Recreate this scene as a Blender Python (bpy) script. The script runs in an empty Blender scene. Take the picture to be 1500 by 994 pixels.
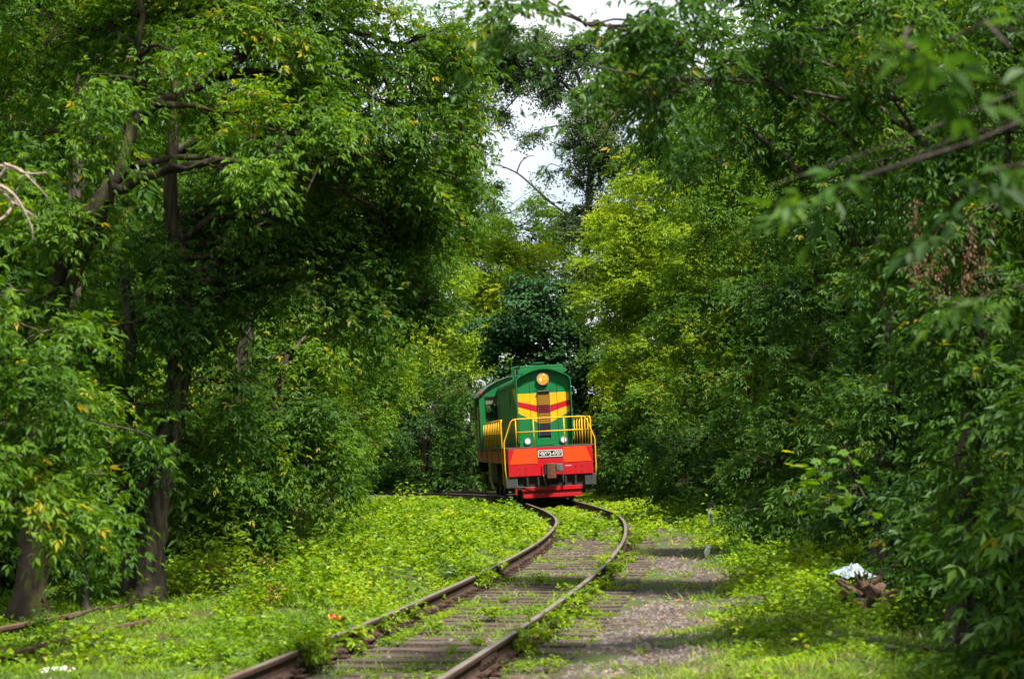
import bpy, math, random
import numpy as np
from mathutils import Vector, Matrix

# ------------------------------------------------------------------ camera, world, sun, exposure
SC = bpy.context.scene
COL = SC.collection
FPX, CX, HZ, CAMH = 2860.0, 750.0, 658.0, 1.714      # focal length / principal column / horizon row of the 1500 px photo

cam_d = bpy.data.cameras.new('camera')
cam = bpy.data.objects.new('camera', cam_d); COL.objects.link(cam)
cam.location = (0, 0, CAMH); cam.rotation_euler = (math.radians(90), 0, 0)
cam_d.sensor_width = 36; cam_d.lens = 36 * FPX / 1500
cam_d.shift_y = (HZ - 497) / 1500
cam_d.clip_start = 0.1; cam_d.clip_end = 3000
cam_d.dof.use_dof = True; cam_d.dof.focus_distance = 58; cam_d.dof.aperture_fstop = 3.2
SC.camera = cam

SUN_EL, SUN_AZ = math.radians(60), math.radians(142)     # azimuth clockwise from +Y (view direction)
w = bpy.data.worlds.new('World'); SC.world = w; w.use_nodes = True
nt = w.node_tree; nt.nodes.clear()
def wn(t): return nt.nodes.new(t)
out = wn('ShaderNodeOutputWorld'); bg = wn('ShaderNodeBackground'); bg.inputs[1].default_value = 0.09
sky = wn('ShaderNodeTexSky'); sky.sky_type = 'NISHITA'; sky.sun_disc = False
sky.sun_elevation = SUN_EL; sky.sun_rotation = SUN_AZ; sky.dust_density = 1.5
tc = wn('ShaderNodeTexCoord'); mp = wn('ShaderNodeMapping'); mp.inputs['Scale'].default_value = (1, 1, 2.2)
mp.inputs['Location'].default_value = (.32, .1, .15)
nz = wn('ShaderNodeTexNoise'); nz.inputs['Scale'].default_value = 3.2; nz.inputs['Detail'].default_value = 7
nz.inputs['Roughness'].default_value = .55
rp = wn('ShaderNodeValToRGB'); rp.color_ramp.elements[0].position = .36; rp.color_ramp.elements[1].position = .56
rp.color_ramp.elements[0].color = (.25, .25, .25, 1); rp.color_ramp.elements[1].color = (1, 1, 1, 1)
nz2 = wn('ShaderNodeTexNoise'); nz2.inputs['Scale'].default_value = 7; nz2.inputs['Detail'].default_value = 6
rp2 = wn('ShaderNodeValToRGB'); rp2.color_ramp.elements[0].position = .3; rp2.color_ramp.elements[1].position = .7
rp2.color_ramp.elements[0].color = (3.9, 4.4, 5.2, 1); rp2.color_ramp.elements[1].color = (7.6, 7.7, 7.9, 1)
mx = wn('ShaderNodeMix'); mx.data_type = 'RGBA'
L = nt.links.new
L(tc.outputs['Generated'], mp.inputs[0]); L(mp.outputs[0], nz.inputs['Vector']); L(mp.outputs[0], nz2.inputs['Vector'])
L(nz.outputs[0], rp.inputs[0]); L(nz2.outputs[0], rp2.inputs[0])
L(rp.outputs[0], mx.inputs['Factor']); L(sky.outputs[0], mx.inputs['A']); L(rp2.outputs[0], mx.inputs['B'])
L(mx.outputs['Result'], bg.inputs[0]); L(bg.outputs[0], out.inputs[0])

sun_d = bpy.data.lights.new('sun', 'SUN'); sun = bpy.data.objects.new('sun', sun_d); COL.objects.link(sun)
sun_d.energy = 5; sun_d.angle = math.radians(5); sun_d.color = (1, .955, .87)
sdir = Vector((math.sin(SUN_AZ) * math.cos(SUN_EL), math.cos(SUN_AZ) * math.cos(SUN_EL), math.sin(SUN_EL)))
sun.rotation_euler = sdir.to_track_quat('Z', 'Y').to_euler(); sun.location = (10, 20, 40)

SC.view_settings.view_transform = 'Standard'; SC.view_settings.look = 'None'
SC.view_settings.exposure = 1.15; SC.view_settings.gamma = 1
SC.cycles.max_bounces = 6; SC.cycles.diffuse_bounces = 4; SC.cycles.glossy_bounces = 3
SC.cycles.transmission_bounces = 4; SC.cycles.transparent_max_bounces = 6
SC.cycles.use_denoising = True; SC.cycles.sample_clamp_indirect = 6; SC.cycles.caustics_reflective = False
SC.cycles.caustics_refractive = False

# ------------------------------------------------------------------ helpers
def at(px, py, Y):
    """photo pixel at distance Y along the view -> world point"""
    return np.array(((px - CX) / FPX * Y, Y, CAMH - (py - HZ) / FPX * Y))

def link(o, parent=None):
    COL.objects.link(o)
    if parent is not None: o.parent = parent
    return o
def tag(o, label=None, cat=None, group=None, kind=None):
    if label: o['label'] = label
    if cat: o['category'] = cat
    if group: o['group'] = group
    if kind: o['kind'] = kind
    return o
def empty(name, loc=(0, 0, 0), rot=(0, 0, 0)):
    o = bpy.data.objects.new(name, None); o.empty_display_size = .3
    o.location = loc; o.rotation_euler = rot
    return link(o)
def mesh_np(name, V, F, mat, tint=None, smooth=False, midx=None):
    """V (n,3), F (m,4) or (m,3) numpy -> mesh"""
    me = bpy.data.meshes.new(name)
    V = np.ascontiguousarray(V, np.float32); F = np.ascontiguousarray(F, np.int32)
    k = F.shape[1]
    me.vertices.add(len(V)); me.vertices.foreach_set('co', V.ravel())
    me.loops.add(F.size); me.loops.foreach_set('vertex_index', F.ravel())
    me.polygons.add(len(F)); me.polygons.foreach_set('loop_start', np.arange(0, F.size, k, dtype=np.int32))
    me.polygons.foreach_set('loop_total', np.full(len(F), k, np.int32))
    if midx is not None: me.polygons.foreach_set('material_index', np.ascontiguousarray(midx, np.int32))
    me.polygons.foreach_set('use_smooth', np.full(len(F), bool(smooth)))
    me.update(calc_edges=True)
    if tint is not None:
        a = me.attributes.new('tint', 'FLOAT', 'POINT'); a.data.foreach_set('value', np.ascontiguousarray(tint, np.float32))
    for m in (mat if isinstance(mat, (list, tuple)) else [mat]): me.materials.append(m)
    return me
class MB:
    """collects simple solids into one mesh"""
    def __init__(s): s.v = []; s.f = []; s.m = []
    def add(s, vs, fs, mi=0):
        b = len(s.v); s.v += [tuple(map(float, p)) for p in vs]; s.f += [tuple(i + b for i in f) for f in fs]; s.m += [mi] * len(fs)
        return s
    def box(s, x0, x1, y0, y1, z0, z1, mi=0):
        return s.add([(x0,y0,z0),(x1,y0,z0),(x1,y1,z0),(x0,y1,z0),(x0,y0,z1),(x1,y0,z1),(x1,y1,z1),(x0,y1,z1)],
                     [(0,3,2,1),(4,5,6,7),(0,1,5,4),(1,2,6,5),(2,3,7,6),(3,0,4,7)], mi)
    def prism(s, pts, axis, a0, a1, mi=0):
        """polygon extruded along axis 'x','y' or 'z' (pts are the two other coordinates, in order)"""
        def P(p, a): return {'x': (a, p[0], p[1]), 'y': (p[0], a, p[1]), 'z': (p[0], p[1], a)}[axis]
        n = len(pts)
        vs = [P(p, a0) for p in pts] + [P(p, a1) for p in pts]
        fs = [tuple(range(n)), tuple(range(2 * n - 1, n - 1, -1))] + [(i, i + n, (i + 1) % n + n, (i + 1) % n) for i in range(n)]
        return s.add(vs, fs, mi)
    def tube(s, pts, r, n=8, mi=0, caps=True):
        pts = [Vector(p) for p in pts]
        rs = r if isinstance(r, (list, tuple)) else [r] * len(pts)
        rings = []; up = None
        for i, p in enumerate(pts):
            t = (pts[min(i + 1, len(pts) - 1)] - pts[max(i - 1, 0)]).normalized()
            if up is None: up = t.orthogonal().normalized()
            up = (up - t * up.dot(t)).normalized(); sd = t.cross(up)
            rings.append([p + (up * math.cos(a) + sd * math.sin(a)) * rs[i] for a in [2 * math.pi * k / n for k in range(n)]])
        vs = [q for rg in rings for q in rg]; fs = []
        for i in range(len(pts) - 1):
            for k in range(n):
                fs.append((i * n + k, i * n + (k + 1) % n, (i + 1) * n + (k + 1) % n, (i + 1) * n + k))
        if caps: fs += [tuple(range(n - 1, -1, -1)), tuple((len(pts) - 1) * n + k for k in range(n))]
        return s.add(vs, fs, mi)
    def disc(s, c, axis, r, d, n=20, mi=0, r2=None):
        """short cylinder / cone frustum from c along axis vector by d"""
        c = Vector(c); a = Vector(axis).normalized()
        return s.tube([c, c + a * d], [r, r if r2 is None else r2], n, mi)
    def build(s, name, mat, parent=None, bevel=0, smooth=False):
        me = bpy.data.meshes.new(name); me.from_pydata(s.v, [], s.f)
        for m in (mat if isinstance(mat, (list, tuple)) else [mat]): me.materials.append(m)
        me.polygons.foreach_set('material_index', s.m)
        if smooth: me.polygons.foreach_set('use_smooth', [True] * len(s.f))
        me.update()
        o = link(bpy.data.objects.new(name, me), parent)
        if bevel:
            b = o.modifiers.new('bevel', 'BEVEL'); b.width = bevel; b.segments = 2; b.limit_method = 'ANGLE'
        return o

# ------------------------------------------------------------------ materials
def mat(name, col, rough=.6, spec=.4, metal=0, noise=None, bump=0, bscale=40, emit=None, coat=0, zs=1.):
    """noise = (scale, second colour, low, high)"""
    m = bpy.data.materials.new(name); m.use_nodes = True; t = m.node_tree; b = t.nodes['Principled BSDF']
    b.inputs['Base Color'].default_value = (*col, 1); b.inputs['Roughness'].default_value = rough
    b.inputs['Specular IOR Level'].default_value = spec; b.inputs['Metallic'].default_value = metal
    if coat: b.inputs['Coat Weight'].default_value = coat; b.inputs['Coat Roughness'].default_value = .15
    tcn = t.nodes.new('ShaderNodeTexCoord'); vec = tcn.outputs['Object']
    if zs != 1:
        mpn = t.nodes.new('ShaderNodeMapping'); mpn.inputs['Scale'].default_value = (1, 1, zs); t.links.new(vec, mpn.inputs[0]); vec = mpn.outputs[0]
    if noise:
        n = t.nodes.new('ShaderNodeTexNoise'); n.inputs['Scale'].default_value = noise[0]; n.inputs['Detail'].default_value = 6
        r = t.nodes.new('ShaderNodeValToRGB'); r.color_ramp.elements[0].position = noise[2]; r.color_ramp.elements[1].position = noise[3]
        r.color_ramp.elements[0].color = (*col, 1); r.color_ramp.elements[1].color = (*noise[1], 1)
        t.links.new(vec, n.inputs['Vector']); t.links.new(n.outputs[0], r.inputs[0]); t.links.new(r.outputs[0], b.inputs['Base Color'])
    if bump:
        n2 = t.nodes.new('ShaderNodeTexNoise'); n2.inputs['Scale'].default_value = bscale; n2.inputs['Detail'].default_value = 5
        bp = t.nodes.new('ShaderNodeBump'); bp.inputs['Strength'].default_value = bump; bp.inputs['Distance'].default_value = .02
        t.links.new(vec, n2.inputs['Vector']); t.links.new(n2.outputs[0], bp.inputs['Height']); t.links.new(bp.outputs[0], b.inputs['Normal'])
    if emit: b.inputs['Emission Color'].default_value = (*emit[0], 1); b.inputs['Emission Strength'].default_value = emit[1]
    return m

def leafmat(name, dark, mid, light, rare=(.35, .26, .02), transl=.42, rough=.50, spec=.22):
    m = bpy.data.materials.new(name); m.use_nodes = True; t = m.node_tree; b = t.nodes['Principled BSDF']
    a = t.nodes.new('ShaderNodeAttribute'); a.attribute_name = 'tint'
    r = t.nodes.new('ShaderNodeValToRGB'); e = r.color_ramp.elements
    e[0].position = .08; e[0].color = (*dark, 1); e[1].position = .5; e[1].color = (*mid, 1)
    x = e.new(.93); x.color = (*light, 1); x = e.new(.99); x.color = (*rare, 1)
    t.links.new(a.outputs['Fac'], r.inputs[0]); t.links.new(r.outputs[0], b.inputs['Base Color'])
    b.inputs['Roughness'].default_value = rough; b.inputs['Specular IOR Level'].default_value = spec
    tr = t.nodes.new('ShaderNodeBsdfTranslucent'); hs = t.nodes.new('ShaderNodeHueSaturation')
    hs.inputs['Hue'].default_value = .485; hs.inputs['Saturation'].default_value = 1.1; hs.inputs['Value'].default_value = 1.7
    t.links.new(r.outputs[0], hs.inputs['Color']); t.links.new(hs.outputs[0], tr.inputs[0])
    mxs = t.nodes.new('ShaderNodeMixShader'); mxs.inputs[0].default_value = transl
    t.links.new(b.outputs[0], mxs.inputs[1]); t.links.new(tr.outputs[0], mxs.inputs[2])
    t.links.new(mxs.outputs[0], t.nodes['Material Output'].inputs[0])
    return m

M = {}
M['elder']  = leafmat('box_elder_leaf', (.034, .090, .010), (.075, .165, .014), (.150, .255, .018), (.42, .32, .02))
M['lime']   = leafmat('yellow_green_leaf', (.090, .175, .010), (.205, .320, .012), (.360, .450, .016), (.45, .38, .03))
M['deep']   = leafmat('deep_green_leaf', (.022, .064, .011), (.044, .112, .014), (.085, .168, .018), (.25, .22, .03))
M['maple']  = leafmat('maple_leaf', (.016, .055, .016), (.026, .082, .022), (.048, .120, .026), (.06, .14, .03), .3)
M['aspen']  = leafmat('aspen_leaf', (.050, .085, .034), (.085, .132, .048), (.135, .180, .066), (.17, .22, .08), .5)
M['weed']   = leafmat('weed_leaf', (.078, .165, .011), (.170, .290, .013), (.300, .405, .016), (.42, .36, .04), .4)
M['grass']  = leafmat('grass_blade', (.075, .155, .014), (.145, .250, .016), (.230, .320, .020), (.36, .30, .09), .35)
M['drygr']  = leafmat('dry_grass', (.10, .12, .03), (.17, .17, .05), (.22, .19, .08), (.3, .22, .1), .25)
M['seed']   = leafmat('dry_seed', (.16, .075, .045), (.24, .125, .08), (.32, .18, .12), (.35, .2, .12), .25)
M['litter'] = leafmat('fallen_leaf', (.20, .075, .02), (.34, .17, .05), (.45, .28, .09), (.5, .34, .1), .1)
M['bark']   = mat('bark', (.032, .025, .020), .9, .1, noise=(16, (.105, .086, .068), .40, .66), bump=1., bscale=26, zs=.16)
M['mossbark'] = mat('mossy_bark', (.028, .021, .016), .9, .1, noise=(5, (.085, .085, .028), .5, .72), bump=1., bscale=30, zs=.4)
M['palebark'] = mat('pale_bark', (.120, .105, .088), .9, .1, noise=(7, (.060, .050, .042), .4, .7), bump=.8, bscale=20)
M['deadwood'] = mat('dead_wood', (.34, .26, .21), .9, .1, noise=(14, (.20, .15, .11), .4, .7), bump=.5)
M['root']   = mat('root_wood', (.160, .100, .072), .95, .1, noise=(12, (.060, .038, .028), .35, .65), bump=1, bscale=30)
M['sleeper'] = mat('weathered_sleeper', (.110, .085, .068), .92, .1, noise=(6, (.070, .054, .042), .35, .7), bump=.8, bscale=30)
M['railside'] = mat('rusty_rail_side', (.046, .030, .023), .85, .2, noise=(7, (.085, .046, .030), .4, .75), bump=.3)
M['railhead'] = mat('worn_rail_head', (.25, .215, .185), .42, .5, .45, noise=(2.3, (.20, .105, .062), .48, .72))
M['oldrail'] = mat('old_rail', (.120, .072, .050), .9, .2, noise=(8, (.070, .042, .032), .4, .7), bump=.5)
M['stone']  = mat('ballast_stone', (.090, .075, .066), .95, .15, noise=(9, (.20, .17, .15), .4, .65))

# ------------------------------------------------------------------ track centreline
kn = np.array([(-60,-12.55),(-40,-9.55),(-20,-6.55),(0,-3.55),(13,-1.6),(20,-.56),(30,.67),(40,1.53),(50,1.92),(58,1.66),(63.5,1.28),(67,1.04),(74.7,.42),
               (84,-.95),(92,-2.95),(100,-5.8),(107,-8.9),(114,-12.4),(125,-18.5),(140,-28),(170,-50)])
def hermite(x, xs, ys):
    m = np.gradient(ys, xs); i = np.clip(np.searchsorted(xs, x) - 1, 0, len(xs) - 2)
    h = xs[i + 1] - xs[i]; t = (x - xs[i]) / h
    return ((2*t**3-3*t**2+1)*ys[i] + (t**3-2*t**2+t)*h*m[i] + (-2*t**3+3*t**2)*ys[i+1] + (t**3-t**2)*h*m[i+1])
_yy = np.arange(-60, 170, .1); _xx = hermite(_yy, kn[:, 0], kn[:, 1])
ker = np.hanning(81); ker /= ker.sum()
_xs = np.convolve(np.pad(_xx, 40, mode='reflect', reflect_type='odd'), ker, 'valid')
_s = np.concatenate([[0], np.cumsum(np.hypot(np.diff(_xs), np.diff(_yy)))])
SS = np.arange(0, _s[-1], .25)
TX, TY = np.interp(SS, _s, _xs), np.interp(SS, _s, _yy)
_tx, _ty = np.gradient(TX), np.gradient(TY); _n = np.hypot(_tx, _ty); TTX, TTY = _tx / _n, _ty / _n
def grade(Y): return -.0143 * np.clip(np.asarray(Y, float) - 72, 0, 45)
def cant(Y): return .080 * np.clip((np.asarray(Y, float) - 30) / 20, 0, 1)     # outer (right) rail above inner
def track_d(x, y):
    """signed distance right of the centreline"""
    x = np.asarray(x, float).ravel(); y = np.asarray(y, float).ravel(); d = np.empty(len(x)); sub = slice(None, None, 3)
    cx, cy, tx, ty = TX[sub], TY[sub], TTX[sub], TTY[sub]
    for a in range(0, len(x), 20000):
        X = x[a:a + 20000, None]; Y = y[a:a + 20000, None]
        i = np.argmin((X - cx) ** 2 + (Y - cy) ** 2, 1)
        d[a:a + 20000] = (x[a:a + 20000] - cx[i]) * ty[i] - (y[a:a + 20000] - cy[i]) * tx[i]
    return d

# value noise
_rg = np.random.default_rng(5); _tab = _rg.random((64, 64))
def vnoise(x, y, s):
    x = np.asarray(x, float) / s + 1000; y = np.asarray(y, float) / s + 1000
    i, j = np.floor(x).astype(int), np.floor(y).astype(int); u, v = x - i, y - j
    u = u*u*(3-2*u); v = v*v*(3-2*v); g = lambda a, b: _tab[a % 64, b % 64]
    return (g(i,j)*(1-u)+g(i+1,j)*u)*(1-v) + (g(i,j+1)*(1-u)+g(i+1,j+1)*u)*v
def smooth(a, b, x): t = np.clip((x - a) / (b - a), 0, 1); return t*t*(3-2*t)

PD = np.array([-60,-14,-9,-6.4,-5,-3,-1.75,-1.5,-1.3,1.3,1.5,2.2,3.2,3.9,5.5,9,60])
PZ = np.array([-1.0,-.95,-.75,-.36,-.20,-.12,-.12,-.19,-.240,-.240,-.22,-.22,-.12,.04,-.22,-.6,-.9])
def ground_z(x, y, d=None):
    if d is None: d = track_d(x, y)
    x = np.asarray(x, float).ravel(); y = np.asarray(y, float).ravel()
    z = np.interp(d, PD, PZ) + grade(y)
    z = z + np.clip(d, -1.6, 1.6) * cant(y) / 1.6 * smooth(5, 1.4, np.abs(d))
    rough = smooth(1.45, 2.2, np.abs(d))
    return z + rough * ((vnoise(x, y, 1.7) - .5) * np.where(d < -1.8, .24, .12) * smooth(70, 55, y) + (vnoise(x, y, .6) - .5) * .06) + (vnoise(x, y, .22) - .5) * .018 + (vnoise(x + 8, y, .7) - .5) * .06 * smooth(1.5, 1.3, np.abs(d)) * smooth(.70, .60, np.abs(d))
def gz(x, y): return float(ground_z([x], [y])[0])
def path_mask(x, y, d):
    """bare gravel: the shoulder right of the rails, and a few bare spots between them"""
    wob = (vnoise(x, y, 1.1) - .5) * 1.0 + (vnoise(x + 5, y, .4) - .5) * .5
    lo = np.interp(y, [10, 18, 24, 35, 45, 52], [1.25, 1.36, 1.45, 1.45, 1.65, 1.9]); hi = np.interp(y, [10, 18, 24, 35, 45, 52], [2.5, 2.55, 2.9, 2.4, 2.05, 1.9])
    p = smooth(lo - .25, lo + .25, d + wob * .6) * smooth(hi + .3, hi - .3, d + wob) * smooth(52, 44, y)
    p = p * (1 - .85 * smooth(.54, .68, vnoise(x + 40, y, .9))) * (1 - .7 * smooth(.60, .72, vnoise(x + 11, y + 3, .45)))
    for (bx, by, r) in ((1.0, 31.0, .55), (.95, 35.2, .42), (1.45, 39.5, .4)):
        p = np.maximum(p, smooth(r + .2, r - .2, np.hypot(x - bx, (y - by) * .35) + wob * .2))
    return p

# ------------------------------------------------------------------ ground sheet
def axis(segs):
    a = []
    for lo, hi, st in segs: a += list(np.arange(lo, hi, st))
    return np.array(a + [segs[-1][1]])
gx = axis([(-600,-120,60),(-120,-30,10),(-30,-8,1),(-8,8,.2),(8,30,1),(30,120,10),(120,600,60)])
gy = axis([(-300,-60,30),(-60,0,4),(0,11,.8),(11,45,.25),(45,90,.5),(90,130,1),(130,200,10),(200,1400,100)])
GX, GY = np.meshgrid(gx, gy); gxf, gyf = GX.ravel(), GY.ravel()
gd = track_d(gxf, gyf); GZ = ground_z(gxf, gyf, gd)
nx, ny = len(gx), len(gy)
ii = (np.arange(ny - 1)[:, None] * nx + np.arange(nx - 1)).ravel()
gm = bpy.data.materials.new('earth'); gm.use_nodes = True; t = gm.node_tree; b = t.nodes['Principled BSDF']
b.inputs['Roughness'].default_value = .95; b.inputs['Specular IOR Level'].default_value = .15
tcn = t.nodes.new('ShaderNodeTexCoord')
def tn(scale, det=6):
    n = t.nodes.new('ShaderNodeTexNoise'); n.inputs['Scale'].default_value = scale; n.inputs['Detail'].default_value = det
    t.links.new(tcn.outputs['Object'], n.inputs['Vector']); return n
def ramp(n, p0, c0, p1, c1):
    r = t.nodes.new('ShaderNodeValToRGB'); r.color_ramp.elements[0].position = p0; r.color_ramp.elements[1].position = p1
    r.color_ramp.elements[0].color = (*c0, 1); r.color_ramp.elements[1].color = (*c1, 1); t.links.new(n.outputs[0], r.inputs[0]); return r
grav = ramp(tn(34), .35, (.050, .037, .032), .7, (.140, .108, .095))
grs = ramp(tn(3.1), .4, (.052, .088, .018), .68, (.085, .120, .026))
soil = ramp(tn(9), .35, (.060, .042, .028), .7, (.100, .075, .045))
soilm = ramp(tn(1.3), .50, (0, 0, 0), .64, (1, 1, 1))
m1 = t.nodes.new('ShaderNodeMix'); m1.data_type = 'RGBA'; m2 = t.nodes.new('ShaderNodeMix'); m2.data_type = 'RGBA'
at_ = t.nodes.new('ShaderNodeAttribute'); at_.attribute_name = 'tint'
t.links.new(soilm.outputs[0], m1.inputs['Factor']); t.links.new(grs.outputs[0], m1.inputs['A']); t.links.new(soil.outputs[0], m1.inputs['B'])
t.links.new(at_.outputs['Fac'], m2.inputs['Factor']); t.links.new(m1.outputs['Result'], m2.inputs['A']); t.links.new(grav.outputs[0], m2.inputs['B'])
t.links.new(m2.outputs['Result'], b.inputs['Base Color'])
bp = t.nodes.new('ShaderNodeBump'); bp.inputs['Strength'].default_value = .8; bp.inputs['Distance'].default_value = .03
t.links.new(tn(45).outputs[0], bp.inputs['Height']); t.links.new(bp.outputs[0], b.inputs['Normal'])
gtint = np.maximum(path_mask(gxf, gyf, gd), smooth(1.5, 1.3, np.abs(gd)) * .85 * smooth(60, 30, gyf))
gme = mesh_np('ground', np.stack([gxf, gyf, GZ], 1), np.stack([ii, ii + 1, ii + nx + 1, ii + nx], 1), gm, gtint, True)
tag(link(bpy.data.objects.new('ground', gme)), kind='structure')

# ------------------------------------------------------------------ railway track
RP = [(-.075,-.18),(.075,-.18),(.075,-.168),(.020,-.150),(.009,-.135),(.009,-.055),(.034,-.040),(.0365,-.012),(.030,-.003),(.016,0),
      (-.016,0),(-.030,-.003),(-.0365,-.012),(-.034,-.040),(-.009,-.055),(-.009,-.135),(-.020,-.150),(-.075,-.168)]
HEADSEG = {8, 9, 10}
def sweep_rail(name, P, T, mats, parent, zoff=None):
    """rail profile swept along points P (n,3) with plan tangents T (n,2)"""
    n, k = len(P), len(RP); pr = np.array(RP)
    V = np.empty((n, k, 3)); V[:, :, 0] = P[:, None, 0] + pr[None, :, 0] * T[:, None, 1]
    V[:, :, 1] = P[:, None, 1] - pr[None, :, 0] * T[:, None, 0]; V[:, :, 2] = P[:, None, 2] + pr[None, :, 1]
    i, j = np.meshgrid(np.arange(n - 1), np.arange(k), indexing='ij'); i = i.ravel(); j = j.ravel(); j2 = (j + 1) % k
    F = np.stack([i*k+j, (i+1)*k+j, (i+1)*k+j2, i*k+j2], 1)
    me = mesh_np(name, V.reshape(-1, 3), F, mats, midx=np.isin(j, list(HEADSEG)).astype(int))
    import bmesh
    bm = bmesh.new(); bm.from_mesh(me); bm.verts.ensure_lookup_table()
    for r in (0, n - 1):
        try: bm.faces.new([bm.verts[r * k + q] for q in range(k)])
        except Exception: pass
    bm.to_mesh(me); bm.free()
    return link(bpy.data.objects.new(name, me), parent)
track = tag(empty('railway_track', (TX[240], TY[240], 0)), 'curved railway track of rusty steel rails on weathered wooden sleepers, weeds between them', 'railway track')
O = Vector(track.location)
def rail_line(side):
    x = TX + side * .797 * TTY; y = TY - side * .797 * TTX
    return np.stack([x, y, grade(TY) + side * cant(TY) / 2], 1)
rlab = {-1: 'inner rail of the curve', 1: 'outer rail of the curve, slightly raised'}
for sd in (-1, 1):
    P = rail_line(sd) - np.array(O); r = sweep_rail('rail', P, np.stack([TTX, TTY], 1), [M['railside'], M['railhead']], track)
    r['label'] = rlab[sd]
rng = random.Random(3)
smeshes = []
for k in range(4):
    mb = MB(); q = random.Random(k)
    L0, W0 = 1.37, .125
    pts = [(-L0 + q.uniform(-.03,.03), -W0), (-L0 + q.uniform(-.03,.03), W0 * q.uniform(.85,1)), (L0 + q.uniform(-.03,.03), W0), (L0 + q.uniform(-.04,.03), -W0 * q.uniform(.85,1))]
    nseg = 8; top = []
    for i in range(nseg + 1):
        u = i / nseg; xx = -L0 + 2 * L0 * u
        for (yy, zz) in ((-W0, -.16), (-W0 * q.uniform(.92, 1.04), -.008 - q.uniform(0, .012)), (q.uniform(-.03, .03), q.uniform(-.006, .003)), (W0 * q.uniform(.92, 1.04), -.008 - q.uniform(0, .012)), (W0, -.16)):
            top.append((xx, yy, zz))
    fs = []
    for i in range(nseg):
        for j in range(4): fs.append((i*5+j, (i+1)*5+j, (i+1)*5+j+1, i*5+j+1))
    fs += [(0,1,2,3,4), tuple(nseg*5+j for j in (4,3,2,1,0))]
    mb.add(top, fs)
    me = bpy.data.meshes.new('sleeper'); me.from_pydata(mb.v, [], mb.f); me.materials.append(M['sleeper']); me.update(); smeshes.append(me)
fb = MB()                                   # tie plate with its spikes and clips, shared by every sleeper
fb.box(-.16, .16, -.085, .085, 0, .014)
for (sx, sy) in ((-1, -.05), (1, .05), (-1, .055), (1, -.055)):
    fb.box(sx*.088-.014, sx*.088+.014, sy-.014, sy+.014, .014, .052); fb.box(sx*.072-.026, sx*.072+.026, sy-.018, sy+.018, .040, .058)
fme = bpy.data.meshes.new('tie_plate'); fme.from_pydata(fb.v, [], fb.f); fme.materials.append(M['railside']); fme.update()
s0 = np.interp(6, TY, SS); s1 = np.interp(112, TY, SS); s = s0; k = 0
while s < s1:
    x, y = np.interp(s, SS, TX), np.interp(s, SS, TY); tx, ty = np.interp(s, SS, TTX), np.interp(s, SS, TTY)
    o = link(bpy.data.objects.new('sleeper', smeshes[k % 4]), track)
    o.location = (x - O.x, y - O.y, float(grade(y)) - .197 - rng.random() ** 3 * .02)
    yaw = math.atan2(ty, tx) - math.pi / 2 + rng.gauss(0, .022) + (math.pi if rng.random() < .5 else 0)
    o.rotation_euler = (0, -math.atan(float(cant(y)) / 1.6) * (1 if math.cos(yaw) > 0 else -1), yaw)
    if y < 46:
        for sd in (-1, 1):
            p = link(bpy.data.objects.new('tie_plate', fme), o); p.location = (sd * .797, 0, .002)
    s += .545 + rng.uniform(-.02, .02); k += 1

# fishplates at the rail joints
jm = MB().box(-.034, -.012, -.40, .40, -.135, -.058).box(.012, .034, -.40, .40, -.135, -.058)
for yb in (-.3, -.1, .1, .3): jm.disc((-.034, yb, -.097), (-1, 0, 0), .018, .02, 6).disc((.034, yb, -.097), (1, 0, 0), .018, .02, 6)
jme = bpy.data.meshes.new('fishplate'); jme.from_pydata(jm.v, [], jm.f); jme.materials.append(M['railside']); jme.update()
for Yj in (16.9, 29.4, 41.9):
    for sd in (-1, 1):
        x, y = np.interp(Yj, TY, TX), Yj; tx, ty = np.interp(Yj, TY, TTX), np.interp(Yj, TY, TTY)
        o = link(bpy.data.objects.new('fishplate', jme), track); o.location = (x + sd * .797 * ty - O.x, y - sd * .797 * tx - O.y, sd * float(cant(y)) / 2); o.rotation_euler = (0, 0, math.atan2(ty, tx) - math.pi / 2)

# ------------------------------------------------------------------ disused siding left of the track
sid = tag(empty('disused_track', (-4.3, 20, -.15)), 'short disused siding of two buried rusty rails among weeds by the tree trunks', 'railway track')
def old_rail(pix, h, zc):
    pts = []
    for (px, py) in pix:
        Y = FPX * (CAMH - zc) / (py - HZ); pts.append(((px - CX) / FPX * Y, Y))
    pts = np.array(pts); ys = np.arange(pts[0, 1], pts[-1, 1], .2); xs = np.interp(ys, pts[:, 1], pts[:, 0])
    ker = np.ones(7) / 7; xs = np.convolve(np.pad(xs, 3, mode='edge'), ker, 'valid')
    z = np.full(len(xs), zc) + np.linspace(0, h, len(xs)); T = np.stack([np.gradient(xs), np.gradient(ys)], 1); T /= np.linalg.norm(T, axis=1)[:, None]
    sweep_rail('rail', np.stack([xs, ys, z], 1) - np.array(sid.location), T, [M['oldrail'], M['oldrail']], sid)
old_rail([(-60, 928), (0, 917), (75, 903), (130, 893), (209, 879)], 0, -.11)
old_rail([(-10, 962), (30, 949), (130, 923), (217, 903), (300, 886), (340, 875)], -.03, -.11)
old_rail([(270, 869), (300, 862), (330, 855)], 0, -.10)

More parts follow.
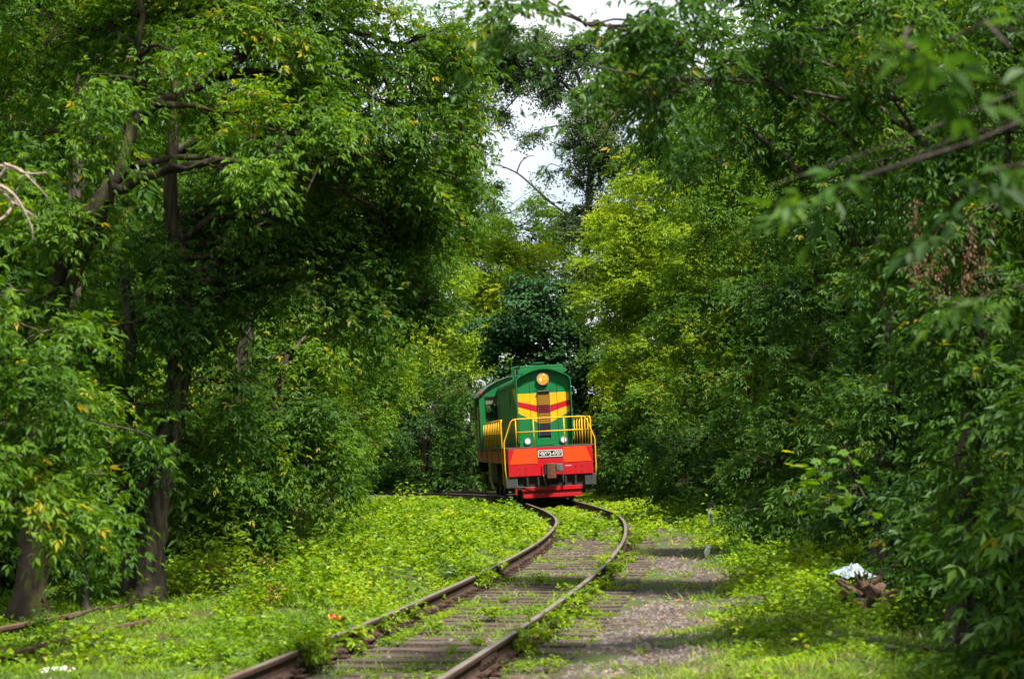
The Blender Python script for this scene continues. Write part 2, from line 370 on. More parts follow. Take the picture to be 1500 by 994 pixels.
# ------------------------------------------------------------------ locomotive
def paint(name, col, rough=.38, dirt=.35):
    """gloss paint with fading, grime and streaks of its own"""
    m = bpy.data.materials.new(name); m.use_nodes = True; t = m.node_tree; b = t.nodes['Principled BSDF']
    tcn = t.nodes.new('ShaderNodeTexCoord'); n = t.nodes.new('ShaderNodeTexNoise'); n.inputs['Scale'].default_value = 2.2; n.inputs['Detail'].default_value = 8
    mp = t.nodes.new('ShaderNodeMapping'); mp.inputs['Scale'].default_value = (3, 3, .7)
    n2 = t.nodes.new('ShaderNodeTexNoise'); n2.inputs['Scale'].default_value = 4; n2.inputs['Detail'].default_value = 7
    t.links.new(tcn.outputs['Object'], n.inputs['Vector']); t.links.new(tcn.outputs['Object'], mp.inputs[0]); t.links.new(mp.outputs[0], n2.inputs['Vector'])
    r = t.nodes.new('ShaderNodeValToRGB'); r.color_ramp.elements[0].position = .45; r.color_ramp.elements[1].position = .8
    r.color_ramp.elements[0].color = (0, 0, 0, 1); r.color_ramp.elements[1].color = (dirt, dirt, dirt, 1)
    t.links.new(n2.outputs[0], r.inputs[0])
    v = t.nodes.new('ShaderNodeMix'); v.data_type = 'RGBA'; v.inputs['A'].default_value = (*col, 1); v.inputs['B'].default_value = (*[c * .78 for c in col], 1)
    t.links.new(n.outputs[0], v.inputs['Factor'])
    d = t.nodes.new('ShaderNodeMix'); d.data_type = 'RGBA'; d.inputs['B'].default_value = (.055, .05, .042, 1)
    t.links.new(v.outputs['Result'], d.inputs['A']); t.links.new(r.outputs[0], d.inputs['Factor']); t.links.new(d.outputs['Result'], b.inputs['Base Color'])
    rr = t.nodes.new('ShaderNodeMapRange'); rr.inputs[3].default_value = rough - .08; rr.inputs[4].default_value = rough + .22
    t.links.new(n.outputs[0], rr.inputs[0]); t.links.new(rr.outputs[0], b.inputs['Roughness'])
    b.inputs['Specular IOR Level'].default_value = .28
    return m
G = paint('green_paint', (.002, .180, .042), .38, .5); GS = paint('green_side_paint', (.006, .160, .042), .34, .55)
RD = paint('red_paint', (.50, .003, .012), .42, .45); OR = paint('orange_panel', (.95, .060, .001), .55, .06)
YL = paint('yellow_paint', (.88, .450, .002), .42, .3); YR = paint('yellow_rail_paint', (.84, .430, .002), .45, .3)
BK = mat('underframe_black', (.018, .017, .016), .75, .3, noise=(6, (.045, .038, .032), .45, .75))
GY = mat('dark_grey_paint', (.055, .058, .060), .6, .35, noise=(5, (.032, .030, .028), .4, .7))
RU = mat('coupler_rust', (.150, .060, .034), .85, .2, noise=(11, (.070, .034, .024), .35, .7), bump=.5)
CG = mat('coupler_grey', (.10, .105, .105), .6, .4, noise=(9, (.06, .05, .04), .4, .7))
WD = mat('worn_brown_panel', (.290, .085, .042), .75, .25, noise=(9, (.30, .045, .03), .45, .75))
OL = paint('olive_ladder', (.23, .26, .06), .6, .4)
WH = mat('white_lettering', (.80, .80, .77), .5, .3); PB = mat('plate_black', (.012, .012, .013), .4, .4)
CHR = mat('lamp_bezel', (.42, .43, .43), .3, .5, .7); LG = mat('lamp_glass_white', (.75, .77, .78), .12, .6, emit=((1, 1, 1), .25))
LO = mat('headlight_glow', (.55, .09, .006), .2, .5, emit=((1, .20, .012), .75)); LH = mat('headlight_filament', (1, .8, .4), .2, .5, emit=((1, .50, .10), 1.4))
GT = mat('grille_black', (.020, .020, .022), .6, .3)
GYEL = mat('grimy_yellow_slat', (.30, .150, .012), .65, .25); GRED = mat('grimy_red_slat', (.130, .010, .016), .65, .25)
BL = mat('beige_blind', (.42, .33, .23), .9, .1); RLP = mat('red_lamp', (.55, .03, .015), .3, .5); CABI = mat('cab_interior', (.05, .055, .05), .8, .2)
gl = bpy.data.materials.new('cab_glass'); gl.use_nodes = True; tt = gl.node_tree; tt.nodes.clear()
o_ = tt.nodes.new('ShaderNodeOutputMaterial'); g1 = tt.nodes.new('ShaderNodeBsdfTransparent'); g1.inputs[0].default_value = (.86, .90, .88, 1)
g2 = tt.nodes.new('ShaderNodeBsdfGlossy'); g2.inputs['Roughness'].default_value = .03; mxx = tt.nodes.new('ShaderNodeMixShader'); mxx.inputs[0].default_value = .10
tt.links.new(g1.outputs[0], mxx.inputs[1]); tt.links.new(g2.outputs[0], mxx.inputs[2]); tt.links.new(mxx.outputs[0], o_.inputs[0])

def on_track(Y):
    return Vector((float(np.interp(Y, TY, TX)), Y, float(grade(Y))))
b1, b2 = on_track(67.0), on_track(74.7)
ax = (b2 - b1); LYAW = math.atan2(-ax.x, ax.y)                 # local +y points away along the loco
front = b1 - ax.normalized() * 3.45
LOCO = tag(empty('diesel_locomotive', (front.x, front.y, 0)), 'green diesel shunting locomotive with yellow and red chevron, red buffer beam and orange headlight lit', 'locomotive')
LOCO.rotation_euler = (0, -math.atan(.080 / 1.6), LYAW)
def P(name, mb, m, bevel=0, smooth=False, parent=None): return mb.build(name, m, parent or LOCO, bevel, smooth)

# frame, deck, beam
P('frame', MB().box(-1.40, 1.40, .10, 15.0, 1.30, 1.79), RD, .01)
P('walkway', MB().box(-1.50, 1.50, 0.02, 15.05, 1.79, 1.835), GY, .008)
BEAM = P('buffer_beam', MB().box(-1.385, 1.385, -.02, .098, .88, 1.788), RD, .012)
for sx in (-1, 1):
    P('warning_panel', MB().prism([(sx*.43, 1.29), (sx*1.345, 1.29), (sx*1.165, 1.785), (sx*.43, 1.785)], 'y', -.028, -.0205), OR, parent=BEAM)
    for bx in (.82, 1.02):
        for bz in (.97, 1.15): P('bolt', MB().disc((sx*bx, -.021, bz), (0, -1, 0), .022, .012, 8), RD, parent=BEAM)
PL = P('number_plate', MB().box(-.395, .395, -.034, -.021, 1.485, 1.705), PB, .004)
bd = MB()
for (a, b_, c, d) in ((-.395,.395,1.485,1.503),(-.395,.395,1.687,1.705),(-.395,-.375,1.5035,1.6865),(.375,.395,1.5035,1.6865)): bd.box(a, b_, -.039, -.0345, c, d)
P('plate_border', bd, WH, parent=PL)
cu = bpy.data.curves.new('lettering', 'FONT'); cu.body = '\u0427\u041c\u042d3-4707'; cu.align_x = 'CENTER'; cu.align_y = 'CENTER'; cu.size = .18; cu.extrude = .002; cu.offset = .0012
tmp = bpy.data.objects.new('tmp_text', cu); COL.objects.link(tmp); bpy.context.view_layer.update()
tm = bpy.data.meshes.new_from_object(tmp.evaluated_get(bpy.context.evaluated_depsgraph_get())); bpy.data.objects.remove(tmp); bpy.data.curves.remove(cu)
tv = np.empty(len(tm.vertices) * 3); tm.vertices.foreach_get('co', tv); tv = tv.reshape(-1, 3)
tv[:, 0] = (tv[:, 0] - (tv[:, 0].max() + tv[:, 0].min()) / 2) * .69 / (np.ptp(tv[:, 0])); tv[:, 1] = (tv[:, 1] - (tv[:, 1].max() + tv[:, 1].min()) / 2) * .135 / np.ptp(tv[:, 1])
nv = np.stack([tv[:, 0], -.037 - tv[:, 2], 1.595 + tv[:, 1]], 1); tm.vertices.foreach_set('co', nv.ravel()); tm.materials.clear(); tm.materials.append(WH); tm.update(); tm.name = 'lettering'
link(bpy.data.objects.new('lettering', tm), PL)
P('stencil_line', MB().box(.47, .68, -.0215, -.0205, 1.165, 1.178), WH, parent=BEAM)

# coupler
P('coupler_housing', MB().box(-.30, .30, -.06, -.0205, .90, 1.22), RD, .01)
P('coupler_shank', MB().box(-.10, .10, -.34, -.02, .97, 1.15), BK, .02)
P('coupler_head', MB().prism([(-.10,-.30),(-.20,-.42),(-.19,-.62),(-.04,-.66),(.0,-.56),(.02,-.46),(.12,-.44),(.12,-.30)], 'z', .78, 1.28), RU, .02)
P('coupler_jaw', MB().prism([(-.26,-.38),(-.205,-.42),(-.205,-.60),(-.30,-.56)], 'z', .90, 1.26), BK, .015)
P('coupler_knuckle', MB().prism([(.125,-.30),(.125,-.47),(.26,-.50),(.36,-.42),(.35,-.30)], 'z', 1.0, 1.25), CG, .02)
P('brake_hose', MB().tube([(.36,-.06,.98),(.37,-.16,.92),(.37,-.18,.70),(.36,-.14,.52)], .028, 8), BK, smooth=True)
P('air_hose', MB().tube([(-.26,-.05,.90),(-.24,-.16,.78),(-.20,-.18,.58),(-.16,-.14,.47)], .026, 8), CG, smooth=True)
P('uncoupling_rod', MB().tube([(-1.14,-.08,.62),(-1.10,-.10,.55),(-.25,-.20,.47),(-.16,-.22,.50)], .014, 6), CG, smooth=True)
# plough bars
pl = MB().box(-.98, .98, -.10, -.02, .40, .53); P('plough_bar', pl, RD, .006)
P('plough_recess', MB().box(-.96, .96, -.04, .02, .30, .40), mat('dull_red', (.20, .012, .016), .6, .3), .004)
P('plough_bar', MB().box(-.95, .95, -.11, -.03, .175, .295), RD, .006)
for x in (-.78, -.42, .48, .80): P('plough_bracket', MB().box(x-.03, x+.03, .0, .06, .42, .90), BK)
P('pilot_beam', MB().box(-1.15, 1.15, .12, .7, .45, .86), BK)
# corner steps and step boxes
for sx in (-1, 1):
    st = MB().box(min(sx*1.10, sx*1.47), max(sx*1.10, sx*1.47), .02, .95, .52, .875)
    P('step_box', st, GY, .01)
    P('step', MB().box(min(sx*1.12, sx*1.46), max(sx*1.12, sx*1.46), .10, .90, .30, .335), BK, .005)
    P('step_riser', MB().box(min(sx*1.12, sx*1.15), max(sx*1.12, sx*1.15), .10, .88, .336, .52), GY)
P('marker_plate', MB().box(-1.185, -1.15, -.06, -.035, .28, .54), RD)

# bogies: six wheels each
def bogie(yc):
    bo = P('bogie', MB().box(-1.08, 1.08, yc-2.5, yc+2.5, .62, .80).box(-1.17, -1.09, yc-2.6, yc+2.6, .46, .84).box(1.09, 1.17, yc-2.6, yc+2.6, .46, .84).box(-.35, .35, yc-.5, yc+.5, .80, 1.28), BK, .01)
    for wy in (-1.95, 0, 1.95):
        P('axle', MB().tube([(-.72, yc+wy, .525), (.72, yc+wy, .525)], .085, 10), BK, parent=bo)
        for sx in (-1, 1):
            wl = MB().disc((sx*.72, yc+wy, .525), (sx, 0, 0), .555, .03, 28).disc((sx*.751, yc+wy, .525), (sx, 0, 0), .528, .11, 28)
            P('wheel', wl, BK, smooth=False, parent=bo)
            P('axle_box', MB().box(min(sx*1.171, sx*1.27), max(sx*1.171, sx*1.27), yc+wy-.17, yc+wy+.17, .38, .72), BK, .02, parent=bo)
            if wy: 
                for dy in (-.34, .34): P('spring', MB().tube([(sx*1.23, yc+wy+dy, .44), (sx*1.23, yc+wy+dy, .80)], .075, 10), BK, parent=bo)
        for sx in (-1, 1): P('sand_pipe', MB().tube([(sx*.84, yc+wy-.62, .62), (sx*.82, yc+wy-.62, .18)], .02, 6), BK, parent=bo)
bogie(3.45); bogie(11.15)
P('fuel_tank', MB().prism([(-1.30, .62), (-1.05, .42), (1.05, .42), (1.30, .62), (1.30, 1.28), (-1.30, 1.28)], 'y', 6.3, 9.2), BK, .02)
for yb in (6.15, 9.4): P('air_tank', MB().tube([(-1.2, yb, .95), (1.2, yb, .95)], .16, 14), BK, smooth=False)
# side frame panels between red ribs, hanging cables
for sx in (-1, 1):
    for (y0, y1) in ((1.05, 3.3), (3.55, 6.4), (6.65, 9.1), (9.4, 12.0), (12.3, 14.7)):
        P('side_panel', MB().box(min(sx*1.402, sx*1.43), max(sx*1.402, sx*1.43), y0, y1, 1.32, 1.76), WD, .008)
    for y in (.98, 3.42, 6.52, 9.25, 12.15): P('frame_bracket', MB().box(min(sx*1.402, sx*1.455), max(sx*1.402, sx*1.455), y-.05, y+.05, 1.45, 1.62), RD, .01)
# olive cab ladder left, mirrored right
for sx in (-1, 1):
    ld = MB().box(min(sx*1.40, sx*1.46), max(sx*1.40, sx*1.46), 7.50, 7.66, .62, 1.32).box(min(sx*1.40, sx*1.46), max(sx*1.40, sx*1.46), 8.1, 8.18, .62, 1.32)
    ld.tube([(sx*1.43, 7.58, .66), (sx*1.40, 7.2, .44), (sx*1.36, 6.9, .34)], .05, 6)
    for z in (.72, .98, 1.22): ld.box(min(sx*1.38, sx*1.48), max(sx*1.38, sx*1.48), 7.67, 8.09, z, z+.03)
    P('cab_ladder', ld, OL)

# hood
HW, HY0, HY1 = .875, 1.30, 10.28
def arch(hw, zs, zt, rc=.26, n=7):
    """half-round-cornered arch from left base to right base, top part only"""
    pts = []
    for i in range(n + 1):
        a = math.pi - (math.pi / 2 - .16) * i / n
        pts.append((-hw + rc + rc * math.cos(a), zs + rc * math.sin(a)))
    x0, z0 = pts[-1]
    m = 10
    for i in range(1, m):
        u = -1 + 2 * i / m; xx = -x0 * u; xx = x0 + (-2 * x0) * i / m
        pts.append((xx, z0 + (zt - z0) * (1 - (2 * i / m - 1) ** 2)))
    pts += [(-x, z) for (x, z) in reversed(pts[:n + 1])]
    return pts
prof = [(-HW, 1.835)] + arch(HW, 3.93, 4.38) + [(HW, 1.835)]
P('hood', MB().prism(prof, 'y', HY0, HY1), GS, .012)
P('hood_front', MB().prism([(x * .985, z if z < 2 else z - .012) for (x, z) in prof], 'y', HY0 - .012, HY0 - .0005), G)
# visor lip round the top of the nose
outer = arch(HW + .045, 3.93, 4.44, .30); inner = arch(HW + .012, 3.93, 4.395, .268)
outer = [(-HW - .045, 2.0)] + outer + [(HW + .045, 2.0)]; inner = [(-HW - .012, 2.0)] + inner + [(HW + .012, 2.0)]
vm = MB(); n = len(outer)
vs = [(x, y, z) for y in (1.10, 1.42) for ring in (outer, inner) for (x, z) in ring]
fs = []
for i in range(n - 1):
    fs += [(i, i+1, n+i+1, n+i), (2*n+i+1, 2*n+i, 3*n+i, 3*n+i+1), (i+1, i, 2*n+i, 2*n+i+1), (n+i, n+i+1, 3*n+i+1, 3*n+i)]
vm.add(vs, fs); P('nose_visor', vm, GS)
# painted chevron bands as thin plates on the nose and on the hood corners
W2 = HW * .983; yF = HY0 - .0125
def band(name, pts, m, y=yF): return P(name, MB().prism(pts, 'y', y - .004, y), m)
xg = .185
for sx in (-1, 1):
    band('chevron_stripe', [(sx*xg, 3.60), (sx*W2, 3.60), (sx*W2, 3.34), (sx*xg, 3.175)], YL)
    band('chevron_stripe', [(sx*xg, 3.173), (sx*W2, 3.338), (sx*W2, 3.165), (sx*xg, 2.945)], RD)
    band('chevron_stripe', [(sx*xg, 2.943), (sx*W2, 3.163), (sx*W2, 2.955), (sx*xg, 2.60)], YL)
    xo = sx * (HW + .0005); xe = sx * (HW + .0055)
    P('chevron_stripe', MB().prism([(1.425, 3.36), (2.5, 3.86), (3.3, 3.86), (1.425, 3.36+.0)], 'x', min(xo, xe), max(xo, xe)) if False else
      MB().prism([(1.43, 3.34), (2.05, 3.80), (3.0, 3.80), (1.43, 2.96)], 'x', min(xo, xe), max(xo, xe)), YL)
# vertical radiator grille with slats
GR = P('radiator_grille', MB().box(-xg, xg, yF - .010, yF, 2.16, 3.63), GT)
P('grille_cap', MB().box(-.20, .20, yF - .10, yF, 3.635, 3.675), CG, .004)
for sx in (-1, 1): P('grille_frame', MB().box(min(sx*.186, sx*.205), max(sx*.186, sx*.205), yF - .05, yF - .0045, 2.15, 3.632), CG, parent=GR)
z = 2.20; 
while z < 3.6:
    mcol = GYEL if (z > 3.16 or 2.56 < z < 2.93) else (GRED if z >= 2.93 else GT)
    P('slat', MB().prism([(yF - .012, z), (yF - .045, z - .012), (yF - .045, z + .030), (yF - .012, z + .045)], 'x', -.184, .184), mcol, parent=GR)
    z += .068
P('access_hatch', MB().box(-.29, .27, yF - .010, yF, 3.68, 3.87), G, .006)
P('access_hatch', MB().box(-.30, .30, yF - .012, yF, 1.86, 2.10), G, .006)
for xs_ in (-.45, .45): P('seam', MB().box(xs_ - .006, xs_ + .006, yF - .0075, yF - .0045, 1.86, 3.9), GT)
rv = [(sx * (HW - .05), 1.95 + .16 * i) for sx in (-1, 1) for i in range(12)]
rm_ = MB()
for (x, z_) in rv: rm_.disc((x, yF - .0045, z_), (0, -1, 0), .012, .006, 6)
o_r = P('rivet_row', rm_, G)
# headlight
HL = P('headlight', MB().disc((0, HY0 - .012, 4.06), (0, -1, 0), .215, .07, 32, r2=.205), G)
lz = MB(); yl = HY0 - .0825
lz.tube([(0, yl, 4.06), (0, yl - .02, 4.06), (0, yl - .04, 4.06), (0, yl - .052, 4.06)], [.180, .165, .12, .05], 28); P('lens', lz, LO, parent=HL, smooth=True)
rm = MB()
for i in range(32):
    a0, a1 = 2 * math.pi * i / 32, 2 * math.pi * (i + 1) / 32; q_ = [(math.cos(t_), math.sin(t_)) for t_ in (a0, a1)]
    vs = [(c * r_, y_, 4.06 + s_ * r_) for (c, s_) in q_ for (r_, y_) in ((.182, yl), (.182, yl - .035), (.208, yl - .035), (.208, yl))]
    rm.add(vs, [(0, 1, 5, 4), (1, 2, 6, 5), (2, 3, 7, 6)])
P('rim', rm, CHR, parent=HL)
for (fx, fz, fr) in ((-.075, -.02, .042), (.03, .0, .035)):
    P('bulb', MB().disc((fx, HY0 - .125, 4.06 + fz), (0, -1, 0), fr, .008, 14), LH, parent=HL)
for sx in (-1, 1):
    LM = P('nose_lamp', MB().disc((sx*.60, HY0 - .012, 2.01), (0, -1, 0), .125, .05, 24, r2=.11), CHR)
    P('lens', MB().disc((sx*.60, HY0 - .0625, 2.01), (0, -1, 0), .080, .012, 20, r2=.05), LG, parent=LM)
# hood side doors, roof gear
for sx in (-1, 1):
    for i in range(7):
        y0 = 1.62 + i * 1.22
        dr = P('hood_door', MB().box(min(sx*(HW+.006), sx*(HW+.024)), max(sx*(HW+.006), sx*(HW+.024)), y0 if i else 3.05 - 1.22, y0 + 1.16, 1.95, 3.30 if i < 2 else 3.78), GS, .008)
        if i:
            P('handle', MB().box(min(sx*(HW+.0245), sx*(HW+.05)), max(sx*(HW+.0245), sx*(HW+.05)), y0 + 1.0, y0 + 1.05, 2.6, 2.85), CG, parent=dr)
    P('gutter', MB().box(min(sx*(HW+.001), sx*(HW+.03)), max(sx*(HW+.001), sx*(HW+.03)), 1.45, 10.2, 3.90, 3.93), GS)
    P('roof_hoop', MB().tube([(sx*.66, 4.3, 4.18), (sx*.70, 4.3, 4.60), (sx*.52, 4.3, 4.64), (sx*.46, 4.3, 4.26)], .026, 6), GS)
    P('roof_hoop', MB().tube([(sx*.66, 5.1, 4.18), (sx*.70, 5.1, 4.60), (sx*.52, 5.1, 4.64), (sx*.46, 5.1, 4.26)], .026, 6), GS)
    for y in (3.1, 5.9, 7.6): P('roof_rib', MB().prism([(x*1.012, z_+.012) for (x, z_) in arch(HW, 3.93, 4.38)] + [(x*.99, z_-.02) for (x, z_) in reversed(arch(HW, 3.93, 4.38))], 'y', y, y+.06), GS) if sx > 0 else None
P('fan_housing', MB().box(-.70, .72, 1.75, 3.0, 4.30, 4.535), GS, .01)
P('fan_housing_lip', MB().box(-.78, .80, 1.60, 1.74, 4.26, 4.41), GS, .006)
P('roof_hatch', MB().box(-.22, .14, 1.95, 2.5, 4.61, 4.645).box(-.20, -.16, 2.0, 2.04, 4.535, 4.61).box(.08, .12, 2.0, 2.04, 4.535, 4.61).box(-.35,-.2,2.05,2.4,4.54,4.57), GS)
for x in (-.83, .76): P('roof_bolt', MB().disc((x, 2.2, 4.22 if x < 0 else 4.30), (0, 0, 1), .035, .22, 8), CG)
P('antenna', MB().tube([(-.62, 5.6, 4.25), (-.66, 5.55, 4.95)], .014, 6), GS)
P('exhaust_stack', MB().tube([(0, 6.6, 4.36), (0, 6.6, 4.62)], .16, 14), BK)

# cab with window openings
CW, CY0, CY1 = 1.55, 10.30, 13.2
cprof = [(-CW, 3.76), (-1.44, 3.93), (-1.20, 4.14), (-.86, 4.33), (-.45, 4.46), (0, 4.50), (.45, 4.46), (.86, 4.33), (1.20, 4.14), (1.44, 3.93), (CW, 3.76)]
CAB = P('cab', MB().prism(cprof, 'y', CY0 + .001, CY1), GS, .012)
P('cab_roof_edge', MB().prism([(x*1.02, z_+.03) for (x, z_) in cprof] + [(x*.995, z_-.005) for (x, z_) in reversed(cprof)], 'y', CY0 - .12, CY1 + .1), mat('cab_roof_grey', (.10, .13, .11), .5, .4), parent=CAB)
wz0, wz1 = 2.93, 3.757
for sx in (-1, 1):
    a, b_ = -.875 * 1, -1.20          # window between |x| .70.. and 1.22
    def bx(x0, x1, y0, y1, z0, z1): return MB().box(min(sx*x0, sx*x1), max(sx*x0, sx*x1), y0, y1, z0, z1)
    P('cab_wall', bx(.60, CW, CY0, CY0 + .06, 1.836, wz0), GS, parent=CAB)                    # below the front window
    P('cab_wall', bx(1.34, CW, CY0, CY0 + .06, wz0 + .0005, 3.759), GS, parent=CAB)           # outer pillar
    P('cab_wall', bx(.60, .68, CY0, CY0 + .06, wz0 + .0005, 3.759), GS, parent=CAB)           # inner pillar
    P('cab_wall', bx(CW - .06, CW - .001, CY0 + .061, CY1 - .061, 1.836, 2.90), GS, parent=CAB)    # side
    for (y0, y1) in ((CY0 + .061, CY0 + .35), (CY0 + 1.35, CY0 + 1.55), (CY1 - .35, CY1 - .061)):
        P('cab_wall', bx(CW - .06, CW - .001, y0, y1, 2.9005, 3.759), GS, parent=CAB)
    fr = MB()
    for (x0, x1, z0, z1) in ((.68, .70, wz0, wz1), (1.32, 1.34, wz0, wz1), (.70, 1.32, wz0, wz0 + .025), (.70, 1.32, wz1 - .02, wz1)):
        fr.box(min(sx*x0, sx*x1), max(sx*x0, sx*x1), CY0 - .012, CY0 + .04, z0, z1)
    WN = P('front_window', fr, BK)
    P('pane', bx(.70, 1.32, CY0 + .012, CY0 + .018, wz0 + .025, wz1 - .02), gl, parent=WN)
    P('sun_blind', bx(.71, 1.31, CY0 + .045, CY0 + .055, 3.49, wz1 - .021), BL, parent=WN)
    P('wiper', MB().tube([(sx*.97, CY0 - .02, wz1 - .02), (sx*.93, CY0 - .02, wz0 + .25)], .008, 5), BK, parent=WN)
    P('pane', bx(CW - .035, CW - .028, CY0 + .351, CY0 + 1.349, 2.901, 3.758), gl)
    P('side_door', bx(CW + .0005, CW + .022, CY0 + .40, CY0 + 1.10, 1.84, 2.88), GY, .006)
    P('marker_lamp', MB().disc((sx*1.50, CY0 - .14, 3.93), (0, -1, 0), .055, .10, 12), RLP)
    P('grab_rail', MB().tube([(sx*1.59, CY0 + .2, 2.0), (sx*1.61, CY0 + .2, 2.1), (sx*1.61, CY0 + .2, 3.3), (sx*1.575, CY0 + .2, 3.4)], .018, 6), YR, smooth=True)
P('cab_wall', MB().box(-CW, CW, CY1 - .06, CY1, 1.836, 2.90).box(-CW, -1.1, CY1 - .06, CY1, 2.9005, 3.759).box(1.1, CW, CY1 - .06, CY1, 2.9005, 3.759).box(-.5, .5, CY1 - .06, CY1, 2.9005, 3.759), GS, parent=CAB)
P('control_desk', MB().box(-1.40, -.62, CY0 + .12, CY0 + .5, 1.836, 2.80), CABI, .02)
P('driver_seat', MB().box(-1.22, -.74, CY0 + .85, CY0 + 1.3, 1.836, 2.56).box(-1.20, -.76, CY0 + 1.22, CY0 + 1.32, 2.561, 3.1), CABI, .03)
rh = [(-.80, 1.836)] + arch(.80, 3.3, 3.6) + [(.80, 1.836)]
P('rear_hood', MB().prism(rh, 'y', CY1 + .001, 14.6), GS, .012)
P('rear_beam', MB().box(-1.385, 1.385, 15.002, 15.12, .88, 1.788), BK, .012)

# railings
r = .019
def rail_tube(name, pts, rr=r, m=YR, parent=None): return P(name, MB().tube(pts, rr, 7), m, smooth=True, parent=parent)
zt, zm = 2.75, 2.32
FRL = rail_tube('front_railing', [(-1.45, .06, .62), (-1.485, .04, 1.1), (-1.49, .03, 1.98), (-1.47, .03, 2.06), (-1.24, .03, 2.66), (-1.17, .03, zt - .02), (-1.08, .03, zt), (1.08, .03, zt), (1.17, .03, zt - .02), (1.24, .03, 2.66), (1.47, .03, 2.06), (1.49, .03, 1.98), (1.485, .04, 1.1), (1.45, .06, .62)], .022)
rail_tube('middle_rail', [(-1.08, .03, zm), (1.08, .03, zm)], parent=FRL)
for x in (-1.08, -.50, .50, 1.08): rail_tube('post', [(x, .03, 1.83), (x, .03, zt)], parent=FRL)
for sx in (-1, 1):
    X = sx * 1.46
    rail_tube('step_handrail', [(sx*1.485, .98, .62), (sx*1.485, .98, 2.66), (X, 1.0, zt)], .024)
    y1 = 9.9 if sx < 0 else 9.6
    SR = rail_tube('side_railing', [(X, 1.0, zt), (X, y1, zt)], .022)
    rail_tube('middle_rail', [(X, 1.0, zm), (X, y1, zm)], .015, parent=SR)
    nb = 11
    for i in range(nb): rail_tube('baluster', [(X, 1.55 + i * (y1 - 1.6) / (nb - 1), 1.83), (X, 1.55 + i * (y1 - 1.6) / (nb - 1), zt)], .019, parent=SR)

# driver
def person():
    hv = []; he = []; rad = []
    def v(x, y, z, r): hv.append((x, y, z)); rad.append(r); return len(hv) - 1
    pel = v(0, .02, .10, (.155, .125)); ab = v(0, .03, .26, (.150, .115)); ch = v(0, .01, .43, (.175, .120)); sh = v(0, 0, .545, (.115, .085)); ne = v(0, -.015, .62, (.055, .058))
    he += [(pel, ab), (ab, ch), (ch, sh), (sh, ne)]
    h0 = v(0, -.03, .69, (.070, .082)); h1 = v(0, -.035, .77, (.080, .098)); h2 = v(0, -.025, .85, (.055, .070)); he += [(ne, h0), (h0, h1), (h1, h2)]
    for s in (-1, 1):
        a = v(s*.20, .0, .515, (.068, .068)); e = v(s*.27, -.10, .28, (.050, .050)); w_ = v(s*.20, -.33, .30, (.036, .034)); hd = v(s*.19, -.42, .31, (.042, .025))
        he += [(sh, a), (a, e), (e, w_), (w_, hd)]
        for k, (fx, fl) in enumerate(((-.030, .07), (-.010, .08), (.012, .078), (.032, .06))):
            f1 = v(s*(.19) + fx, -.46, .312, (.0095, .0095)); f2 = v(s*.19 + fx * 1.1, -.46 - fl * .6, .292, (.008, .008)); he += [(hd, f1), (f1, f2)]
        tb = v(s*.19 - s*.045, -.425, .30, (.010, .010)); he.append((hd, tb))
        hp = v(s*.11, -.04, .08, (.088, .088)); kn_ = v(s*.15, -.44, .10, (.066, .066)); an = v(s*.15, -.46, -.34, (.046, .046)); to = v(s*.15, -.60, -.39, (.042, .032))
        he += [(pel, hp), (hp, kn_), (kn_, an), (an, to)]
    me = bpy.data.meshes.new('person'); me.from_pydata(hv, he, []); ob = bpy.data.objects.new('person', me); COL.objects.link(ob)
    sk = ob.modifiers.new('skin', 'SKIN'); sl = me.skin_vertices[0].data
    for i, rr in enumerate(rad): sl[i].radius = rr; sl[i].use_root = (i == 0)
    sb = ob.modifiers.new('sub', 'SUBSURF'); sb.levels = 2; sb.render_levels = 2
    bpy.context.view_layer.update()
    m2 = bpy.data.meshes.new_from_object(ob.evaluated_get(bpy.context.evaluated_depsgraph_get())); bpy.data.objects.remove(ob)
    # nose, brow and chin pulled out of the head surface; clothes and skin by region
    for vv in m2.vertices:
        x, y, z = vv.co
        if z > .64 and y < -.06:
            if abs(x) < .022 and .725 < z < .785: vv.co.y -= .022
            if abs(abs(x) - .032) < .014 and .775 < z < .80: vv.co.y += .008
            if abs(x) < .03 and .655 < z < .69: vv.co.y -= .010
    skin = mat('skin', (.42, .25, .18), .55, .3); jack = mat('dark_jacket', (.022, .024, .030), .85, .2); trs = mat('dark_trousers', (.030, .032, .040), .9, .2)
    m2.materials.clear()
    for q in (skin, jack, trs): m2.materials.append(q)
    for p in m2.polygons:
        c = p.center; p.use_smooth = True
        p.material_index = 0 if (c.z > .60 or (c.y < -.36 and c.z > .24)) else (1 if c.z > .14 else 2)
    ob = bpy.data.objects.new('person', m2); COL.objects.link(ob)
    hr = MB()
    for i in range(6):
        a = math.pi / 2 * i / 6
    import bmesh
    bm = bmesh.new(); bmesh.ops.create_uvsphere(bm, u_segments=16, v_segments=10, radius=1)
    for vv in bm.verts: vv.co = Vector((vv.co.x * .090, vv.co.y * .108 - .020, vv.co.z * .085 + .815))
    bmesh.ops.delete(bm, geom=[vv for vv in bm.verts if vv.co.z < .795 - (.06 if vv.co.y > 0 else 0)], context='VERTS')
    hm = bpy.data.meshes.new('hair'); bm.to_mesh(hm); bm.free(); hm.materials.append(mat('dark_hair', (.018, .014, .012), .8, .2))
    hm.polygons.foreach_set('use_smooth', [True] * len(hm.polygons)); link(bpy.data.objects.new('hair', hm), ob)
    return tag(ob, 'dark-clothed person seated behind the cab window of the locomotive', 'person')
dr = person()
bpy.context.view_layer.update()
dr.matrix_world = LOCO.matrix_world @ Matrix.Translation((-1.0, CY0 + .98, 2.60)) @ Matrix.Rotation(.15, 4, 'Z')

